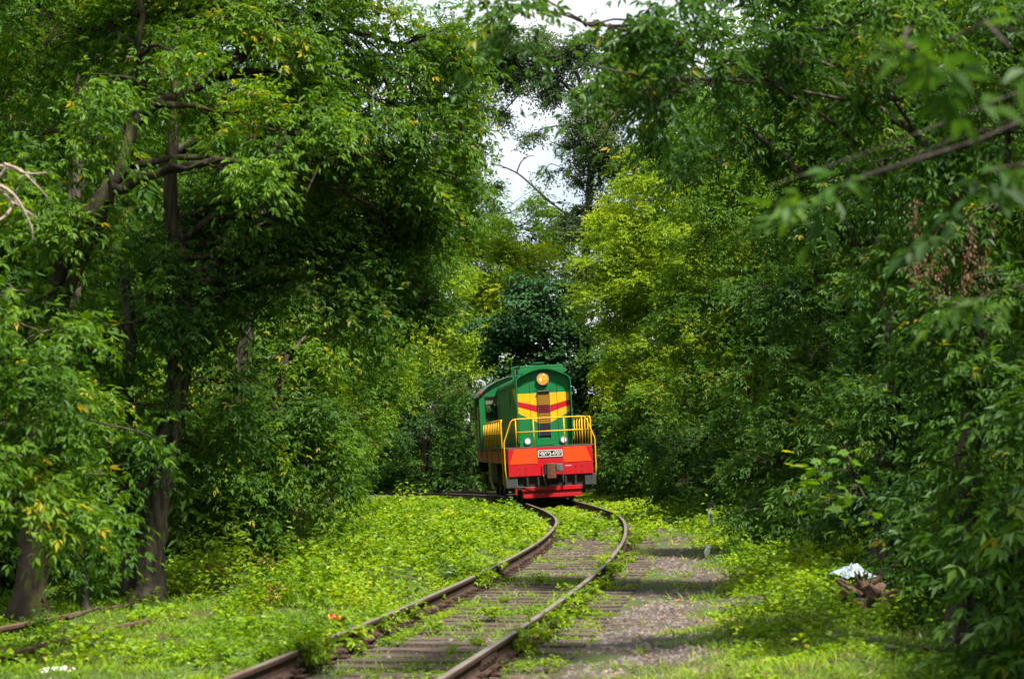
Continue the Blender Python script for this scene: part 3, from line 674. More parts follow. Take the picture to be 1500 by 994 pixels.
# ------------------------------------------------------------------ foliage generators
UP = np.array((0., 0., 1.))
def unit(a): return a / np.maximum(np.linalg.norm(a, axis=-1, keepdims=True), 1e-9)
def leaf_quads(P, D, N, Ln, W, tint, fold=.22, wide=.42):
    """one folded pointed quad per leaf -> V (4n,3), F (n,4), tint (4n)"""
    S = unit(np.cross(D, N)); N2 = np.cross(S, D); Ln = Ln[:, None]; W = W[:, None]
    b = P; tip = P + D * Ln - N2 * Ln * .10; mid = P + D * Ln * wide + N2 * W * fold
    V = np.stack([b, mid + S * W * .5, tip, mid - S * W * .5], 1).reshape(-1, 3)
    return V, np.arange(len(P) * 4).reshape(-1, 4), np.repeat(tint, 4)
def sprays(rg, C, A, sc=1., twigs=5, nodes=5, length=.55, leaflets=3, LL=.10, LW=.045, spread=.55, droop=.4, hang=.45, tint=None, jit=.16, pend=0., rare=.005):
    """clusters at C pointing along A: twigs carrying alternate compound leaves; returns leaf arrays"""
    n = len(C); length *= sc; LL *= sc; LW *= sc
    ct = rg.random(n) if tint is None else tint
    T = A[:, None, :] + rg.normal(0, spread, (n, twigs, 3)); T[..., 2] = T[..., 2] * .75 - pend; T = unit(T)
    O0 = C[:, None, :] + rg.normal(0, .10 * length, (n, twigs, 3))
    ln = length * rg.uniform(.6, 1.15, (n, twigs, 1, 1))
    t = ((np.arange(nodes) + .7) / nodes)[None, None, :, None]
    pos = O0[:, :, None, :] + T[:, :, None, :] * ln * t; pos[..., 2] -= (droop * ln * t * t)[..., 0]
    side = unit(np.cross(T, UP))[:, :, None, :] * np.where(np.arange(nodes) % 2, 1., -1.)[None, None, :, None]
    Mn = T[:, :, None, :] * .55 + side * .75 + rg.normal(0, .28, pos.shape); Mn[..., 2] -= hang; Mn[:, :, -1, :] += T * .8; Mn = unit(Mn)
    Nn = UP + rg.normal(0, .42, pos.shape) + Mn * .2
    sd = unit(np.cross(Mn, Nn)); tl = np.clip(ct[:, None, None] * .62 + .19 + rg.normal(0, jit, pos.shape[:3]), 0, .97)
    tl = np.where(rg.random(tl.shape) < rare, 1., tl)
    Ps, Ds, Ns, Ls, Ws, Ts = [], [], [], [], [], []
    pet = LL * .55
    spec = [(1.0, 0., 1.)] + ([(.55, 1., .85), (.55, -1., .85)] if leaflets >= 3 else []) + ([(.05, 1., .75), (.05, -1., .75)] if leaflets >= 5 else [])
    for (u, s, q) in spec:
        d = Mn * (1 if s == 0 else .62) + sd * s * .72; d = d + rg.normal(0, .10, d.shape); d[..., 2] -= .12; d = unit(d)
        Ps.append((pos + Mn * pet * (u if leaflets > 1 else .5)).reshape(-1, 3)); Ds.append(d.reshape(-1, 3))
        Ns.append((Nn + rg.normal(0, .22, Nn.shape)).reshape(-1, 3)); m = tl.size
        z = q * rg.uniform(.72, 1.18, m); Ls.append(LL * z); Ws.append(LW * z * rg.uniform(.85, 1.1, m)); Ts.append(tl.ravel())
    return [np.concatenate(a) for a in (Ps, Ds, Ns, Ls, Ws, Ts)]
LEAVES = [0]
def leaf_object(name, arrs, material, parent, origin=(0, 0, 0), wide=.42, kind='stuff', fold=.22):
    V, F, T = leaf_quads(*arrs, fold=fold, wide=wide); LEAVES[0] += len(F)
    me = mesh_np(name, V - np.array(origin), F, material, T)
    o = link(bpy.data.objects.new(name, me), parent)
    if kind: o['kind'] = kind
    return o
class Wood:
    """many tapered tubes in one numpy mesh"""
    def __init__(s): s.V = []; s.F = []; s.n = 0
    def tube(s, pts, rad, k=6, rough=0, rg=None):
        pts = np.asarray(pts, float); rad = np.asarray(rad, float); n = len(pts)
        T = unit(np.gradient(pts, axis=0)); ref = np.array((.31, .17, .93)) if abs(T[0, 2]) < .9 else np.array((.95, .3, .1))
        A = unit(np.cross(T, ref)); B = np.cross(T, A); a = np.arange(k) * 2 * np.pi / k
        rr = rad[:, None] * (1 + (rough * rg.normal(0, 1, (n, k)) if rough else 0))
        V = pts[:, None, :] + rr[..., None] * (A[:, None, :] * np.cos(a)[None, :, None] + B[:, None, :] * np.sin(a)[None, :, None])
        i, j = np.meshgrid(np.arange(n - 1), np.arange(k), indexing='ij'); i = i.ravel(); j = j.ravel(); j2 = (j + 1) % k
        s.V.append(V.reshape(-1, 3)); s.F.append(np.stack([i*k+j, i*k+j2, (i+1)*k+j2, (i+1)*k+j], 1) + s.n); s.n += n * k
    def obj(s, name, material, parent, origin=(0, 0, 0)):
        me = mesh_np(name, np.concatenate(s.V) - np.array(origin), np.concatenate(s.F), material, smooth=True)
        return link(bpy.data.objects.new(name, me), parent)
def smooth_path(pts, n=6):
    pts = np.asarray(pts, float); m = len(pts)
    if m < 3: return np.stack([np.linspace(pts[0, c], pts[-1, c], n) for c in range(pts.shape[1])], 1)
    u = np.arange(m, dtype=float); t = np.linspace(0, m - 1, (m - 1) * n + 1)
    return np.stack([hermite(t, u, pts[:, c]) for c in range(pts.shape[1])], 1)
def limb_path(rg, a, b, sag=.12, n=7):
    a, b = np.asarray(a, float), np.asarray(b, float); t = np.linspace(0, 1, n)[:, None]; L_ = np.linalg.norm(b - a)
    p = a + (b - a) * t; p[:, 2] += (np.sin(t[:, 0] * np.pi) * sag * L_); w_ = np.cumsum(rg.normal(0, .035 * L_, (n, 3)), 0); w_ -= t * w_[-1]
    return p + w_

def make_tree(name, label, cat, stems, lobes, leafm, barkm, seed, group=None, leaf=None, dens=8., lsc=1., limb_r=.045, base=None, wide=.42, centre_bias=.55, limbs=True, twig_r=1.):
    """stems: list of [(x,y,z,r),...] ; lobes: [(cx,cy,cz, rx,ry,rz, dens multiplier)]"""
    rg = np.random.default_rng(seed); leaf = leaf or {}
    st0 = np.asarray(stems[0], float); base = st0[0, :3] if base is None else np.asarray(base)
    root = tag(empty(name, base), label, cat, group)
    wd = Wood(); skel = []
    for q, s in enumerate(stems):
        p = smooth_path(s, 5)
        p[1:, :3] += rg.normal(0, .012, p[1:, :3].shape)
        if q == 0:
            p[0, 3] *= 1.45; p[1, 3] *= 1.15
            p = np.vstack([p[0] - np.array((0, 0, .35, -.03)), p])
        else: p[0, 3] *= .3
        wd.tube(p[:, :3], np.maximum(p[:, 3], .002), 12, .075, rg); skel.append(p)
    sk = np.concatenate(skel); arr = []
    for lb in lobes:
        c = np.array(lb[:3]); r_ = np.array(lb[3:6]); mul = lb[6] if len(lb) > 6 else 1.
        # limb from the nearest lower skeleton point to the lobe
        cand = sk[(sk[:, 2] < c[2] + .3 * r_[2])]; cand = cand if len(cand) else sk
        near = cand[np.argmin(np.linalg.norm(cand[:, :3] - c, axis=1))]
        lp = limb_path(rg, near[:3], c + (0, 0, -.1 * r_[2]), .10)
        if limbs: wd.tube(lp, np.linspace(min(limb_r * (1 + .5 * r_.max()), near[3] * .8), .008 * lsc, len(lp)), 6, .04, rg)
        area = 4 * np.pi * ((r_[0]*r_[1])**1.6 / 3 + (r_[0]*r_[2])**1.6 / 3 + (r_[1]*r_[2])**1.6 / 3) ** (1 / 1.6)
        n = max(2, int(dens * mul * area / lsc ** 2))
        # boughs: flat drooping fans of clusters on the lobe's shell, with gaps between them
        nb = max(2, n // 6); ub = unit(rg.normal(0, 1, (nb, 3))); rb = np.maximum(rg.random(nb) ** centre_bias, .3)
        lump = 1 + .22 * np.sin(ub[:, 0] * 5 + seed) * np.sin(ub[:, 2] * 4 + seed * 2) + .12 * rg.normal(0, 1, nb)
        B = c + ub * r_ * (rb * np.clip(lump, .6, 1.3))[:, None]
        bA = unit(ub * np.array((1, 1, .35)) + rg.normal(0, .22, (nb, 3)) + np.array((0, 0, -.15))); bS = unit(np.cross(bA, UP))
        ix = np.concatenate([np.arange(nb), rg.integers(0, nb, n - nb)]) if n >= nb else np.arange(n)
        sz = min(.85 * lsc, .8 * r_.min() + .1); al = rg.uniform(-.55, .5, n) * sz; la = rg.normal(0, .30, n) * sz
        C = B[ix] + bA[ix] * al[:, None] + bS[ix] * la[:, None] + UP * (rg.normal(0, .07, n) * sz - .18 * np.clip(al, 0, 9) - .10 * np.abs(la))[:, None]
        A = unit(bA[ix] * .8 + bS[ix] * (np.sign(la) * .35)[:, None] + rg.normal(0, .2, (n, 3)))
        tint = np.clip(.5 + (.22 * rg.normal(0, 1, nb))[ix] + .10 * rg.normal(0, 1, n) + .15 * rg.normal(0, 1), 0, 1)
        arr.append(sprays(rg, C, A, lsc, tint=tint, **leaf))
        for i in range(0, n, 3 if lsc < 1.7 else 5):
            j = rg.integers(len(lp) // 2, len(lp)); p = limb_path(rg, lp[j], C[i] + A[i] * .2 * lsc, .06, 4); wd.tube(p, np.array((.013, .010, .007, .004)) * lsc * twig_r, 3)
    wd.obj('trunk', barkm, root, base)
    leaf_object('crown', [np.concatenate(a) for a in zip(*arr)], leafm, root, base, wide)
    return root
def px_stem(pts, Y0):
    return [(*at(p[0], p[1], Y0 + (p[3] if len(p) > 3 else 0)), p[2]) for p in pts]
def px_lobes(L_, Y0):
    r_ = []
    for l in L_:
        Y = Y0 + (l[4] if len(l) > 4 else 0); k = FPX / Y; c = at(l[0], l[1], Y); rx = l[2] / k; rz = l[3] / k
        r_.append((*c, rx, (rx + rz) / 2 * .9, rz, l[5] if len(l) > 5 else 1.))
    return r_
ELD = dict(twigs=5, nodes=5, length=.52, leaflets=3, LL=.102, LW=.041, droop=.42, hang=.5)
ASP = dict(rare=0., twigs=6, nodes=7, length=.50, leaflets=1, LL=.085, LW=.070, spread=.8, droop=.25, hang=.3)
MPL = dict(twigs=4, nodes=5, length=.50, leaflets=1, LL=.17, LW=.17, spread=.7, droop=.25, hang=.35)
def base_px(px, Y): x = (px - CX) / FPX * Y; return (x, Y, gz(x, Y))
def pyg(px, Y): return HZ + (CAMH - gz((px - CX) / FPX * Y, Y)) * FPX / Y      # photo row of the ground there

# ---- left side -----------------------------------------------------------------------------
Y = 22.0; g = pyg(42, Y)
st = [px_stem([(42, g, .19), (55, 760, .17), (66, 620, .165), (78, 480, .16), (92, 395, .13), (122, 325, .11), (165, 268, .092, .2), (190, 200, .08, .3), (215, 158, .075, .4), (280, 132, .062, .7), (350, 88, .052, 1.1), (425, 62, .042, 1.6), (510, 46, .03, 2.2), (600, 70, .02, 2.8)], Y),
      px_stem([(150, 290, .06, .1), (175, 275, .06, .1), (232, 255, .052, .0), (310, 236, .04, -.2), (400, 238, .02, -.4)], Y),
      px_stem([(215, 160, .06, .4), (207, 120, .055, .3), (206, 60, .04, .2), (212, -40, .03, .1)], Y),
      px_stem([(80, 470, .08), (112, 395, .07, -.2), (140, 352, .05, -.4), (160, 300, .03, -.6)], Y),
      px_stem([(350, 88, .04, 1.1), (385, 50, .03, 1.2), (430, 20, .02, 1.4)], Y)]
make_tree('leaning_tree', 'tree with a dark mossy limb arching over the meadow above the buried siding', 'tree', st, px_lobes([
    (60, 60, 130, 80, 1.5), (200, 30, 110, 80, 1.0), (330, 10, 130, 70, 1.0), (470, 20, 120, 70, 1.8), (590, 60, 90, 70, 2.6),
    (420, 130, 110, 60, 1.6), (530, 150, 90, 70, 2.4), (610, 170, 60, 80, 3.2), (330, 170, 70, 40, 1.0, .7), (60, 190, 90, 70, .8, .8), (560, 260, 80, 60, 2.8),
    (150, 120, 60, 40, -.6, .6), (250, 70, 60, 40, -.4, .6), (630, 330, 45, 50, 3.4), (300, -120, 220, 90, .5, .45), (60, -120, 200, 90, .5, .4), (520, -90, 150, 80, 2, .5),
    (110, 350, 55, 45, -.9), (60, 440, 60, 50, -.8), (100, 560, 60, 50, -.8), (60, 300, 60, 40, -.7), (340, 250, 70, 30, -.8, .8), (440, 190, 90, 45, .5), (650, 90, 45, 60, 3.2), (640, 240, 40, 60, 3.4), (20, 660, 60, 60, .6), (130, 200, 50, 40, -.7, .7)], Y),
    M['elder'], M['mossbark'], 11, leaf=ELD, dens=9.5)
Y = 24.6; g = pyg(212, Y)
make_tree('double_trunk_tree', 'thick double-trunked tree with furrowed brown bark at the meadow edge', 'tree',
    [px_stem([(218, g, .20), (222, 800, .17), (236, 700, .155), (252, 600, .15), (264, 530, .145), (268, 470, .13), (262, 380, .11), (250, 280, .09), (255, 150, .06), (262, 20, .03)], Y),
     px_stem([(192, g + 4, .12), (188, 780, .095), (184, 690, .09), (186, 600, .085), (190, 480, .075), (180, 380, .06)], Y + .3),
     px_stem([(100, 470, .15, 1.5), (105, 360, .14, 1.5), (112, 250, .12, 1.5), (118, 100, .08, 1.5)], Y),
     px_stem([(262, 560, .06), (240, 500, .05), (222, 440, .04), (205, 400, .03)], Y)],
    px_lobes([(330, 420, 100, 70, .5), (440, 340, 110, 70, .4), (540, 380, 80, 70, .8), (450, 430, 90, 60, .2), (330, 310, 90, 60, .6, .8), (220, 380, 70, 60, -.6, .8), (600, 440, 60, 50, 1.2),
              (300, 490, 60, 40, -.4), (150, 480, 70, 60, -.6, .8), (110, 330, 60, 50, .6, .8), (400, 250, 130, 60, 1.2, .9), (330, 140, 90, 60, 3, .9), (450, 60, 110, 70, 3.5, .8), (500, 250, 90, 60, 1.6), (640, 420, 40, 40, 2.2),
              (185, 590, 45, 40, -.9), (225, 640, 45, 28, -.9), (150, 650, 50, 45, -.6), (280, 600, 40, 40, .6), (170, 720, 40, 35, -.5), (300, 660, 45, 45, .9), (250, 430, 45, 35, -.8), (330, 560, 50, 40, -.2), (560, 320, 70, 60, 1.4), (620, 360, 45, 50, 2.0)], Y),
    M['deep'], M['bark'], 12, leaf=ELD, dens=9.5)
Y = 31.0; g = pyg(347, Y)
make_tree('drooping_tree', 'tree with a short dark trunk and yellow-green leaves drooping to the meadow weeds', 'tree',
    [px_stem([(347, g, .24), (345, 770, .20), (338, 700, .17), (345, 600, .14), (360, 480, .11), (380, 330, .07), (390, 180, .04)], Y),
     px_stem([(348, 770, .1), (375, 690, .08), (400, 600, .06), (420, 520, .04)], Y)],
    px_lobes([(420, 600, 60, 55, .2), (440, 680, 50, 55, .0), (390, 690, 55, 50, -.3), (340, 640, 55, 60, .6), (400, 520, 70, 50, .4), (470, 540, 50, 55, .8), (330, 560, 60, 50, .8),
              (455, 740, 35, 28, -.2, .8), (300, 700, 45, 50, 1.2), (290, 780, 40, 35, 1.5, .8), (395, 760, 40, 22, .9, .7), (430, 430, 90, 60, 1.0), (520, 470, 60, 55, 1.6), (400, 300, 130, 90, 2, .7),
              (345, 690, 40, 40, -.9), (325, 740, 32, 28, -.8), (370, 640, 40, 40, -.8), (365, 740, 28, 22, -.9), (340, 600, 45, 40, -.8), (480, 640, 35, 50, .2), (480, 700, 25, 40, .0), (270, 740, 45, 45, 1.6), (420, 770, 40, 22, .6), (460, 590, 40, 40, -.2)], Y),
    M['elder'], M['bark'], 13, leaf=ELD, dens=9., lsc=1.12)
Y = 16.5
make_tree('near_bank_tree', 'leafy light green tree beside the siding rails with bare dead twigs', 'tree',
    [[(-5.6, 16.2, gz(-5.6, 16.2), .15), (-5.5, 16.2, 1, .13), (-5.3, 16.3, 2.4, .10), (-5.0, 16.4, 3.8, .06), (-4.8, 16.4, 5.4, .03)],
     [(-5.45, 16.2, 1.6, .06), (-5.0, 16.3, 2.3, .05), (-4.5, 16.4, 2.8, .03)]],
    px_lobes([(40, 420, 80, 60, 0), (-20, 520, 110, 80, 0), (50, 560, 70, 60, .2), (20, 650, 90, 70, .0), (100, 640, 60, 50, 1.0), (150, 690, 55, 45, 1.2), (40, 740, 70, 50, .6), (120, 760, 55, 45, 1.6), (60, 480, 60, 50, .6), (165, 620, 40, 40, 1.6, .8), (-120, 300, 150, 110, .4, .8), (-150, 650, 120, 120, 0, .8)], Y),
    M['elder'], M['bark'], 14, leaf=ELD, dens=8.)
dt = Wood(); rg = np.random.default_rng(77); Yd = 15.5
for pts in ([(-120, 250), (-40, 238), (10, 245), (40, 254), (68, 253)], [(-80, 300), (0, 275), (20, 290), (25, 300)], [(-60, 345), (0, 322), (22, 300), (40, 310), (55, 321)], [(10, 246), (-10, 270), (-30, 290)],
            [(22, 300), (10, 288), (-20, 262), (-60, 250)], [(5, 240), (30, 250), (50, 268), (70, 290)], [(-20, 262), (20, 285), (45, 330), (48, 350)]):
    p = smooth_path([(*at(x, y, Yd + rg.normal(0, .08)), 0) for x, y in pts], 4)[:, :3]; dt.tube(p, np.linspace(.016, .006, len(p)), 5)
p0 = at(-120, 250, Yd); dt.tube(limb_path(rg, (-5.45, 16.2, 1.6), p0, .1), np.linspace(.04, .016, 7), 5)
dt.tube(limb_path(rg, (-5.45, 16.2, 1.6), at(-60, 345, Yd), .05), np.linspace(.035, .014, 7), 5); dt.tube(limb_path(rg, p0, at(-80, 300, Yd), .05), np.linspace(.016, .014, 7), 5)
dtr = [o for o in SC.objects if o.name == 'near_bank_tree'][0]
dt.obj('dead_branch', M['deadwood'], dtr, dtr.location)
for (bx, Yb, lb, nm, sd, px_l) in (
    (430, 40., 'bushy tree leaning over the meadow edge beyond the drooping tree', 'meadow_edge_tree', 15, [(450, 560, 60, 60, 0), (500, 620, 45, 60, .5), (470, 690, 40, 40, .3), (520, 520, 60, 60, 1), (430, 450, 80, 70, 1), (540, 400, 70, 70, 2), (560, 300, 80, 80, 2.5), (470, 300, 90, 80, 2), (600, 380, 50, 60, 3)]),
    (470, 52., 'green tree arching toward the far curve of the rails', 'arching_tree', 16, [(500, 600, 45, 60, 0), (530, 540, 55, 55, .5), (560, 470, 60, 55, 1), (610, 400, 60, 60, 2), (640, 320, 50, 60, 2.5), (580, 350, 70, 70, 3), (650, 240, 45, 60, 3), (490, 680, 28, 35, 0), (500, 470, 60, 60, 2), (560, 560, 40, 40, 1)]),
    (478, 68., 'pale green tree where the rails vanish behind the leaves', 'trackside_tree', 17, [(510, 600, 40, 60, 0), (550, 520, 50, 55, .5), (590, 480, 45, 50, 1), (500, 680, 25, 30, 0), (620, 440, 45, 55, 2), (560, 420, 60, 60, 2), (640, 360, 50, 60, 3)])):
    g = pyg(bx, Yb)
    make_tree(nm, lb, 'tree', [px_stem([(bx, g, .2), (bx + 5, g - 90 * 30 / Yb, .17), (bx + 20, 560, .12), (bx + 50, 430, .08), (bx + 90, 320, .04)], Yb)], px_lobes(px_l, Yb),
              M['elder'] if sd != 17 else M['lime'], M['bark'], sd, leaf=ELD, dens=7.5, lsc=1.15 if Yb < 45 else (1.3 if Yb < 60 else 1.5))
# sapling between the trunks
Y = 22.5; g = pyg(124, Y)
make_tree('sapling', 'thin dark sapling standing on the lawn between the two big trunks', 'tree', [px_stem([(126, g, .055), (122, 850, .045), (118, 800, .04), (124, 720, .03), (130, 650, .015)], Y)],
          px_lobes([(125, 790, 45, 30, 0), (140, 720, 50, 40, 0), (90, 830, 30, 22, .1, .7)], Y), M['deep'], M['bark'], 19, leaf=ELD, dens=6)

# ---- back of the curve ----------------------------------------------------------------------
def back_tree(nm, lb, bx, Yb, px_l, lm, sd, leaf=ELD, dens=7.6, lsc=2.1, bk=None, group=None, stem=None):
    g = pyg(bx, Yb); top = min(l[1] for l in px_l)
    st = stem or [(bx, g, .2), (bx + 4, g - 90, .17), (bx - 4, (g + top) / 2, .12), (bx + 3, top + 30, .05)]
    return make_tree(nm, lb, 'tree', [px_stem(st, Yb)], px_lobes(px_l, Yb), lm, bk or M['bark'], sd, group, leaf, dens, lsc)
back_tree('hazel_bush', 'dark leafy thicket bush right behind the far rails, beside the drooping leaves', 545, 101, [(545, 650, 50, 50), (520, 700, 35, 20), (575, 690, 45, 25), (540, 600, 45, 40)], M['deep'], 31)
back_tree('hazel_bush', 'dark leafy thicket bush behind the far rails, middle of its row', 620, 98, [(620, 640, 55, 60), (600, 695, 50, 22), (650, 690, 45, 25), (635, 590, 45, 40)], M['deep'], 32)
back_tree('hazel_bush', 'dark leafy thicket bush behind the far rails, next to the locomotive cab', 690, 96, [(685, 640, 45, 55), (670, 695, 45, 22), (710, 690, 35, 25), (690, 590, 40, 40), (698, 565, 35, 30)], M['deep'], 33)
back_tree('yellow_green_tree', 'yellow-green tree rising over the dark thicket behind the far rails', 640, 104, [(600, 540, 50, 45), (650, 530, 55, 45), (690, 540, 45, 45), (670, 480, 50, 40), (620, 480, 45, 45), (700, 500, 40, 40)], M['lime'], 34)
back_tree('yellow_green_tree', 'yellow-green tree above the locomotive cab, left of the dark maple', 730, 106, [(720, 470, 40, 45), (745, 420, 40, 40), (700, 430, 45, 45), (730, 520, 40, 50), (760, 370, 45, 40), (720, 360, 45, 40)], M['lime'], 35)
back_tree('broadleaf_tree', 'mid green tree below the gap of open sky', 690, 112, [(660, 420, 50, 50), (690, 370, 50, 45), (740, 340, 45, 35), (650, 350, 45, 50), (790, 350, 45, 40), (700, 310, 40, 28), (770, 310, 35, 22), (820, 330, 35, 35), (760, 400, 50, 45), (820, 390, 40, 40), (710, 440, 45, 40), (850, 440, 35, 40)], M['elder'], 36)
back_tree('broadleaf_tree', 'mid green tree behind the arching tree at the back of the curve', 560, 112, [(540, 500, 60, 60), (580, 430, 60, 60), (540, 380, 60, 60), (610, 360, 50, 60), (520, 580, 50, 50), (620, 300, 45, 45), (560, 300, 70, 60)], M['elder'], 37, dens=4.)
back_tree('dark_maple', 'dense dark green maple with broad leaves right behind the locomotive roof', 800, 88, [(790, 470, 55, 50), (760, 500, 40, 40), (830, 480, 40, 50), (790, 420, 45, 30), (800, 540, 60, 40), (860, 560, 35, 60), (760, 560, 40, 40), (880, 640, 30, 50), (735, 480, 30, 30)], M['maple'], 38, MPL, 7., 1.15)
Y = 102
make_tree('aspen', 'tall grey-green aspen with a bare dead branch beside the sky gap', 'tree',
    [px_stem([(852, pyg(852, Y), .30), (853, 560, .26), (850, 460, .24), (857, 380, .22), (862, 300, .2), (866, 230, .17), (858, 150, .12), (835, 90, .09), (790, 60, .06)], Y),
     px_stem([(858, 160, .09), (820, 118, .07), (770, 100, .06), (720, 92, .05), (690, 100, .03)], Y), px_stem([(862, 300, .07), (885, 240, .06), (900, 180, .04)], Y),
     px_stem([(790, 105, .05), (750, 150, .04), (735, 170, .03)], Y)],
    px_lobes([(870, 170, 40, 50), (890, 230, 35, 45), (840, 230, 18, 45, 0, .8), (880, 310, 38, 45), (845, 330, 22, 35), (820, 140, 30, 22), (770, 110, 40, 20), (715, 100, 40, 28), (690, 150, 30, 30), (705, 60, 40, 30), (760, 80, 45, 22), (730, 165, 32, 10, 0, .7), (782, 190, 20, 16, 0, .6), (840, 80, 50, 30), (900, 120, 40, 40), (800, 60, 45, 22), (740, 60, 50, 26), (870, 400, 35, 40), (800, 250, 10, 14, 0, .6)], Y),
    M['aspen'], M['palebark'], 41, leaf=ASP, dens=15., lsc=1.7, limb_r=.05)
aspen = SC.objects['aspen']; dw = Wood()
for pts, r0 in (([(812, 300), (798, 289), (780, 272), (760, 255), (742, 246), (728, 241)], .075), ([(757, 253), (763, 238), (772, 230), (782, 228)], .045), ([(782, 273), (776, 262), (778, 252)], .03), ([(742, 246), (733, 246)], .03), ([(858, 340), (835, 318), (812, 300)], .09), ([(798, 250), (808, 240), (830, 250), (852, 262)], .03)):
    p = smooth_path([(*at(x, y, Y), 0) for x, y in pts], 4)[:, :3]; dw.tube(p, np.linspace(r0, r0 * .45, len(p)), 5)
dw.obj('dead_branch', M['palebark'], aspen, aspen.location)
back_tree('aspen', 'slender grey-green aspen on the far side of the sky gap, thin leaning twigs', 672, 106, [(660, 190, 35, 50), (676, 230, 24, 30), (660, 260, 36, 35), (720, 280, 22, 14, 0, .8), (650, 110, 40, 40), (685, 280, 30, 20), (640, 60, 50, 40)], M['aspen'], 42, ASP, 14., 1.7, M['palebark'])

# ---- right side -----------------------------------------------------------------------------
def right_tree(nm, lb, bx, Yb, px_l, lm, sd, lsc, dens=8., stems=None, leaf=ELD, bk=None, limb_r=.03):
    g = pyg(bx, Yb)
    top = min(l[1] for l in px_l); mid = g + (top - g) * .5
    st = stems or [px_stem([(bx, g, .17), (bx - 4, g + (top - g) * .25, .14), (bx + 6, mid, .10), (bx - 6, g + (top - g) * .75, .06), (bx - 10, top + 15, .025)], Yb + .6)]
    return make_tree(nm, lb, 'tree', st, px_lobes(px_l, Yb), lm, bk or M['bark'], sd, None, leaf, dens, lsc, limb_r=limb_r)
right_tree('bright_tree', 'bright yellow-green tree glowing beside the locomotive hood', 1010, 72, [(915, 330, 60, 45), (890, 390, 45, 45), (945, 400, 60, 50), (915, 460, 50, 50), (960, 300, 55, 45), (945, 520, 50, 45), (990, 360, 55, 55), (985, 460, 55, 55), (915, 540, 35, 40), (1000, 270, 50, 40), (930, 260, 40, 30), (880, 440, 22, 30)], M['lime'], 51, 1.4, stems=[px_stem([(1010, pyg(1010, 73.5), .16), (1008, 600, .14), (995, 480, .10), (975, 380, .06), (965, 300, .03)], 73.5)])
right_tree('trackside_bush', 'rounded green bush crowding the locomotive steps', 965, 68, [(930, 610, 38, 45), (955, 570, 45, 45), (965, 660, 45, 45), (925, 680, 33, 35), (1000, 620, 45, 55), (975, 715, 45, 22), (910, 640, 20, 45)], M['elder'], 52, 1.35)
right_tree('willow_leaved_tree', 'mid green tree with pale narrow sprays between the bright tree and the dark canopy', 1110, 48, [(1050, 320, 70, 60), (1100, 400, 70, 60), (1040, 440, 60, 55), (1080, 520, 65, 55), (1020, 560, 55, 50), (1060, 250, 70, 50), (1140, 330, 60, 60), (1130, 480, 50, 60), (1000, 500, 40, 40)], M['elder'], 53, 1.15)
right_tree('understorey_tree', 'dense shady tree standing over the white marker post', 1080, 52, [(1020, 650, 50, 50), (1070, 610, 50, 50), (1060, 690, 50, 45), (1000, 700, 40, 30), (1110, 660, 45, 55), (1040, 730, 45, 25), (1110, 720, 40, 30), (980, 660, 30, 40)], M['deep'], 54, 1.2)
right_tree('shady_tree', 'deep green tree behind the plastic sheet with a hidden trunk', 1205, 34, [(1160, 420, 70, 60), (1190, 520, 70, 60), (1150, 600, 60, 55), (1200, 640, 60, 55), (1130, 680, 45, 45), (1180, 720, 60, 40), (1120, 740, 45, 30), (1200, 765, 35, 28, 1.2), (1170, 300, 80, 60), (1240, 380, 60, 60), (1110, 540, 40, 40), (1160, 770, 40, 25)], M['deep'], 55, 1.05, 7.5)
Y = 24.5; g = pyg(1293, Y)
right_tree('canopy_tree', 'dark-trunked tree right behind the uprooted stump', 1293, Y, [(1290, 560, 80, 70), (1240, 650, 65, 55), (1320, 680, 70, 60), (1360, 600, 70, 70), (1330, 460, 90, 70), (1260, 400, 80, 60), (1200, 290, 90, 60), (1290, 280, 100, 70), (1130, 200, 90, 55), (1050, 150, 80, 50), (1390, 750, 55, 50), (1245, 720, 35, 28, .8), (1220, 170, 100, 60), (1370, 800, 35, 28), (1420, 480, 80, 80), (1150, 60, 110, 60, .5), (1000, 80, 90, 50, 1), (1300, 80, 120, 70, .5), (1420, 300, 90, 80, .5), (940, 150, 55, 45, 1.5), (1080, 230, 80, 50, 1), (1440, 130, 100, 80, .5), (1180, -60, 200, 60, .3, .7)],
    M['deep'], 56, 1., 7, [px_stem([(1290, g, .17), (1288, 800, .15), (1292, 700, .13), (1305, 560, .11), (1290, 400, .09), (1250, 260, .07), (1200, 180, .04)], Y), px_stem([(1292, 420, .06), (1220, 300, .05), (1130, 215, .035), (1060, 170, .02)], Y)])
Y = 17.0; g = pyg(1402, Y)
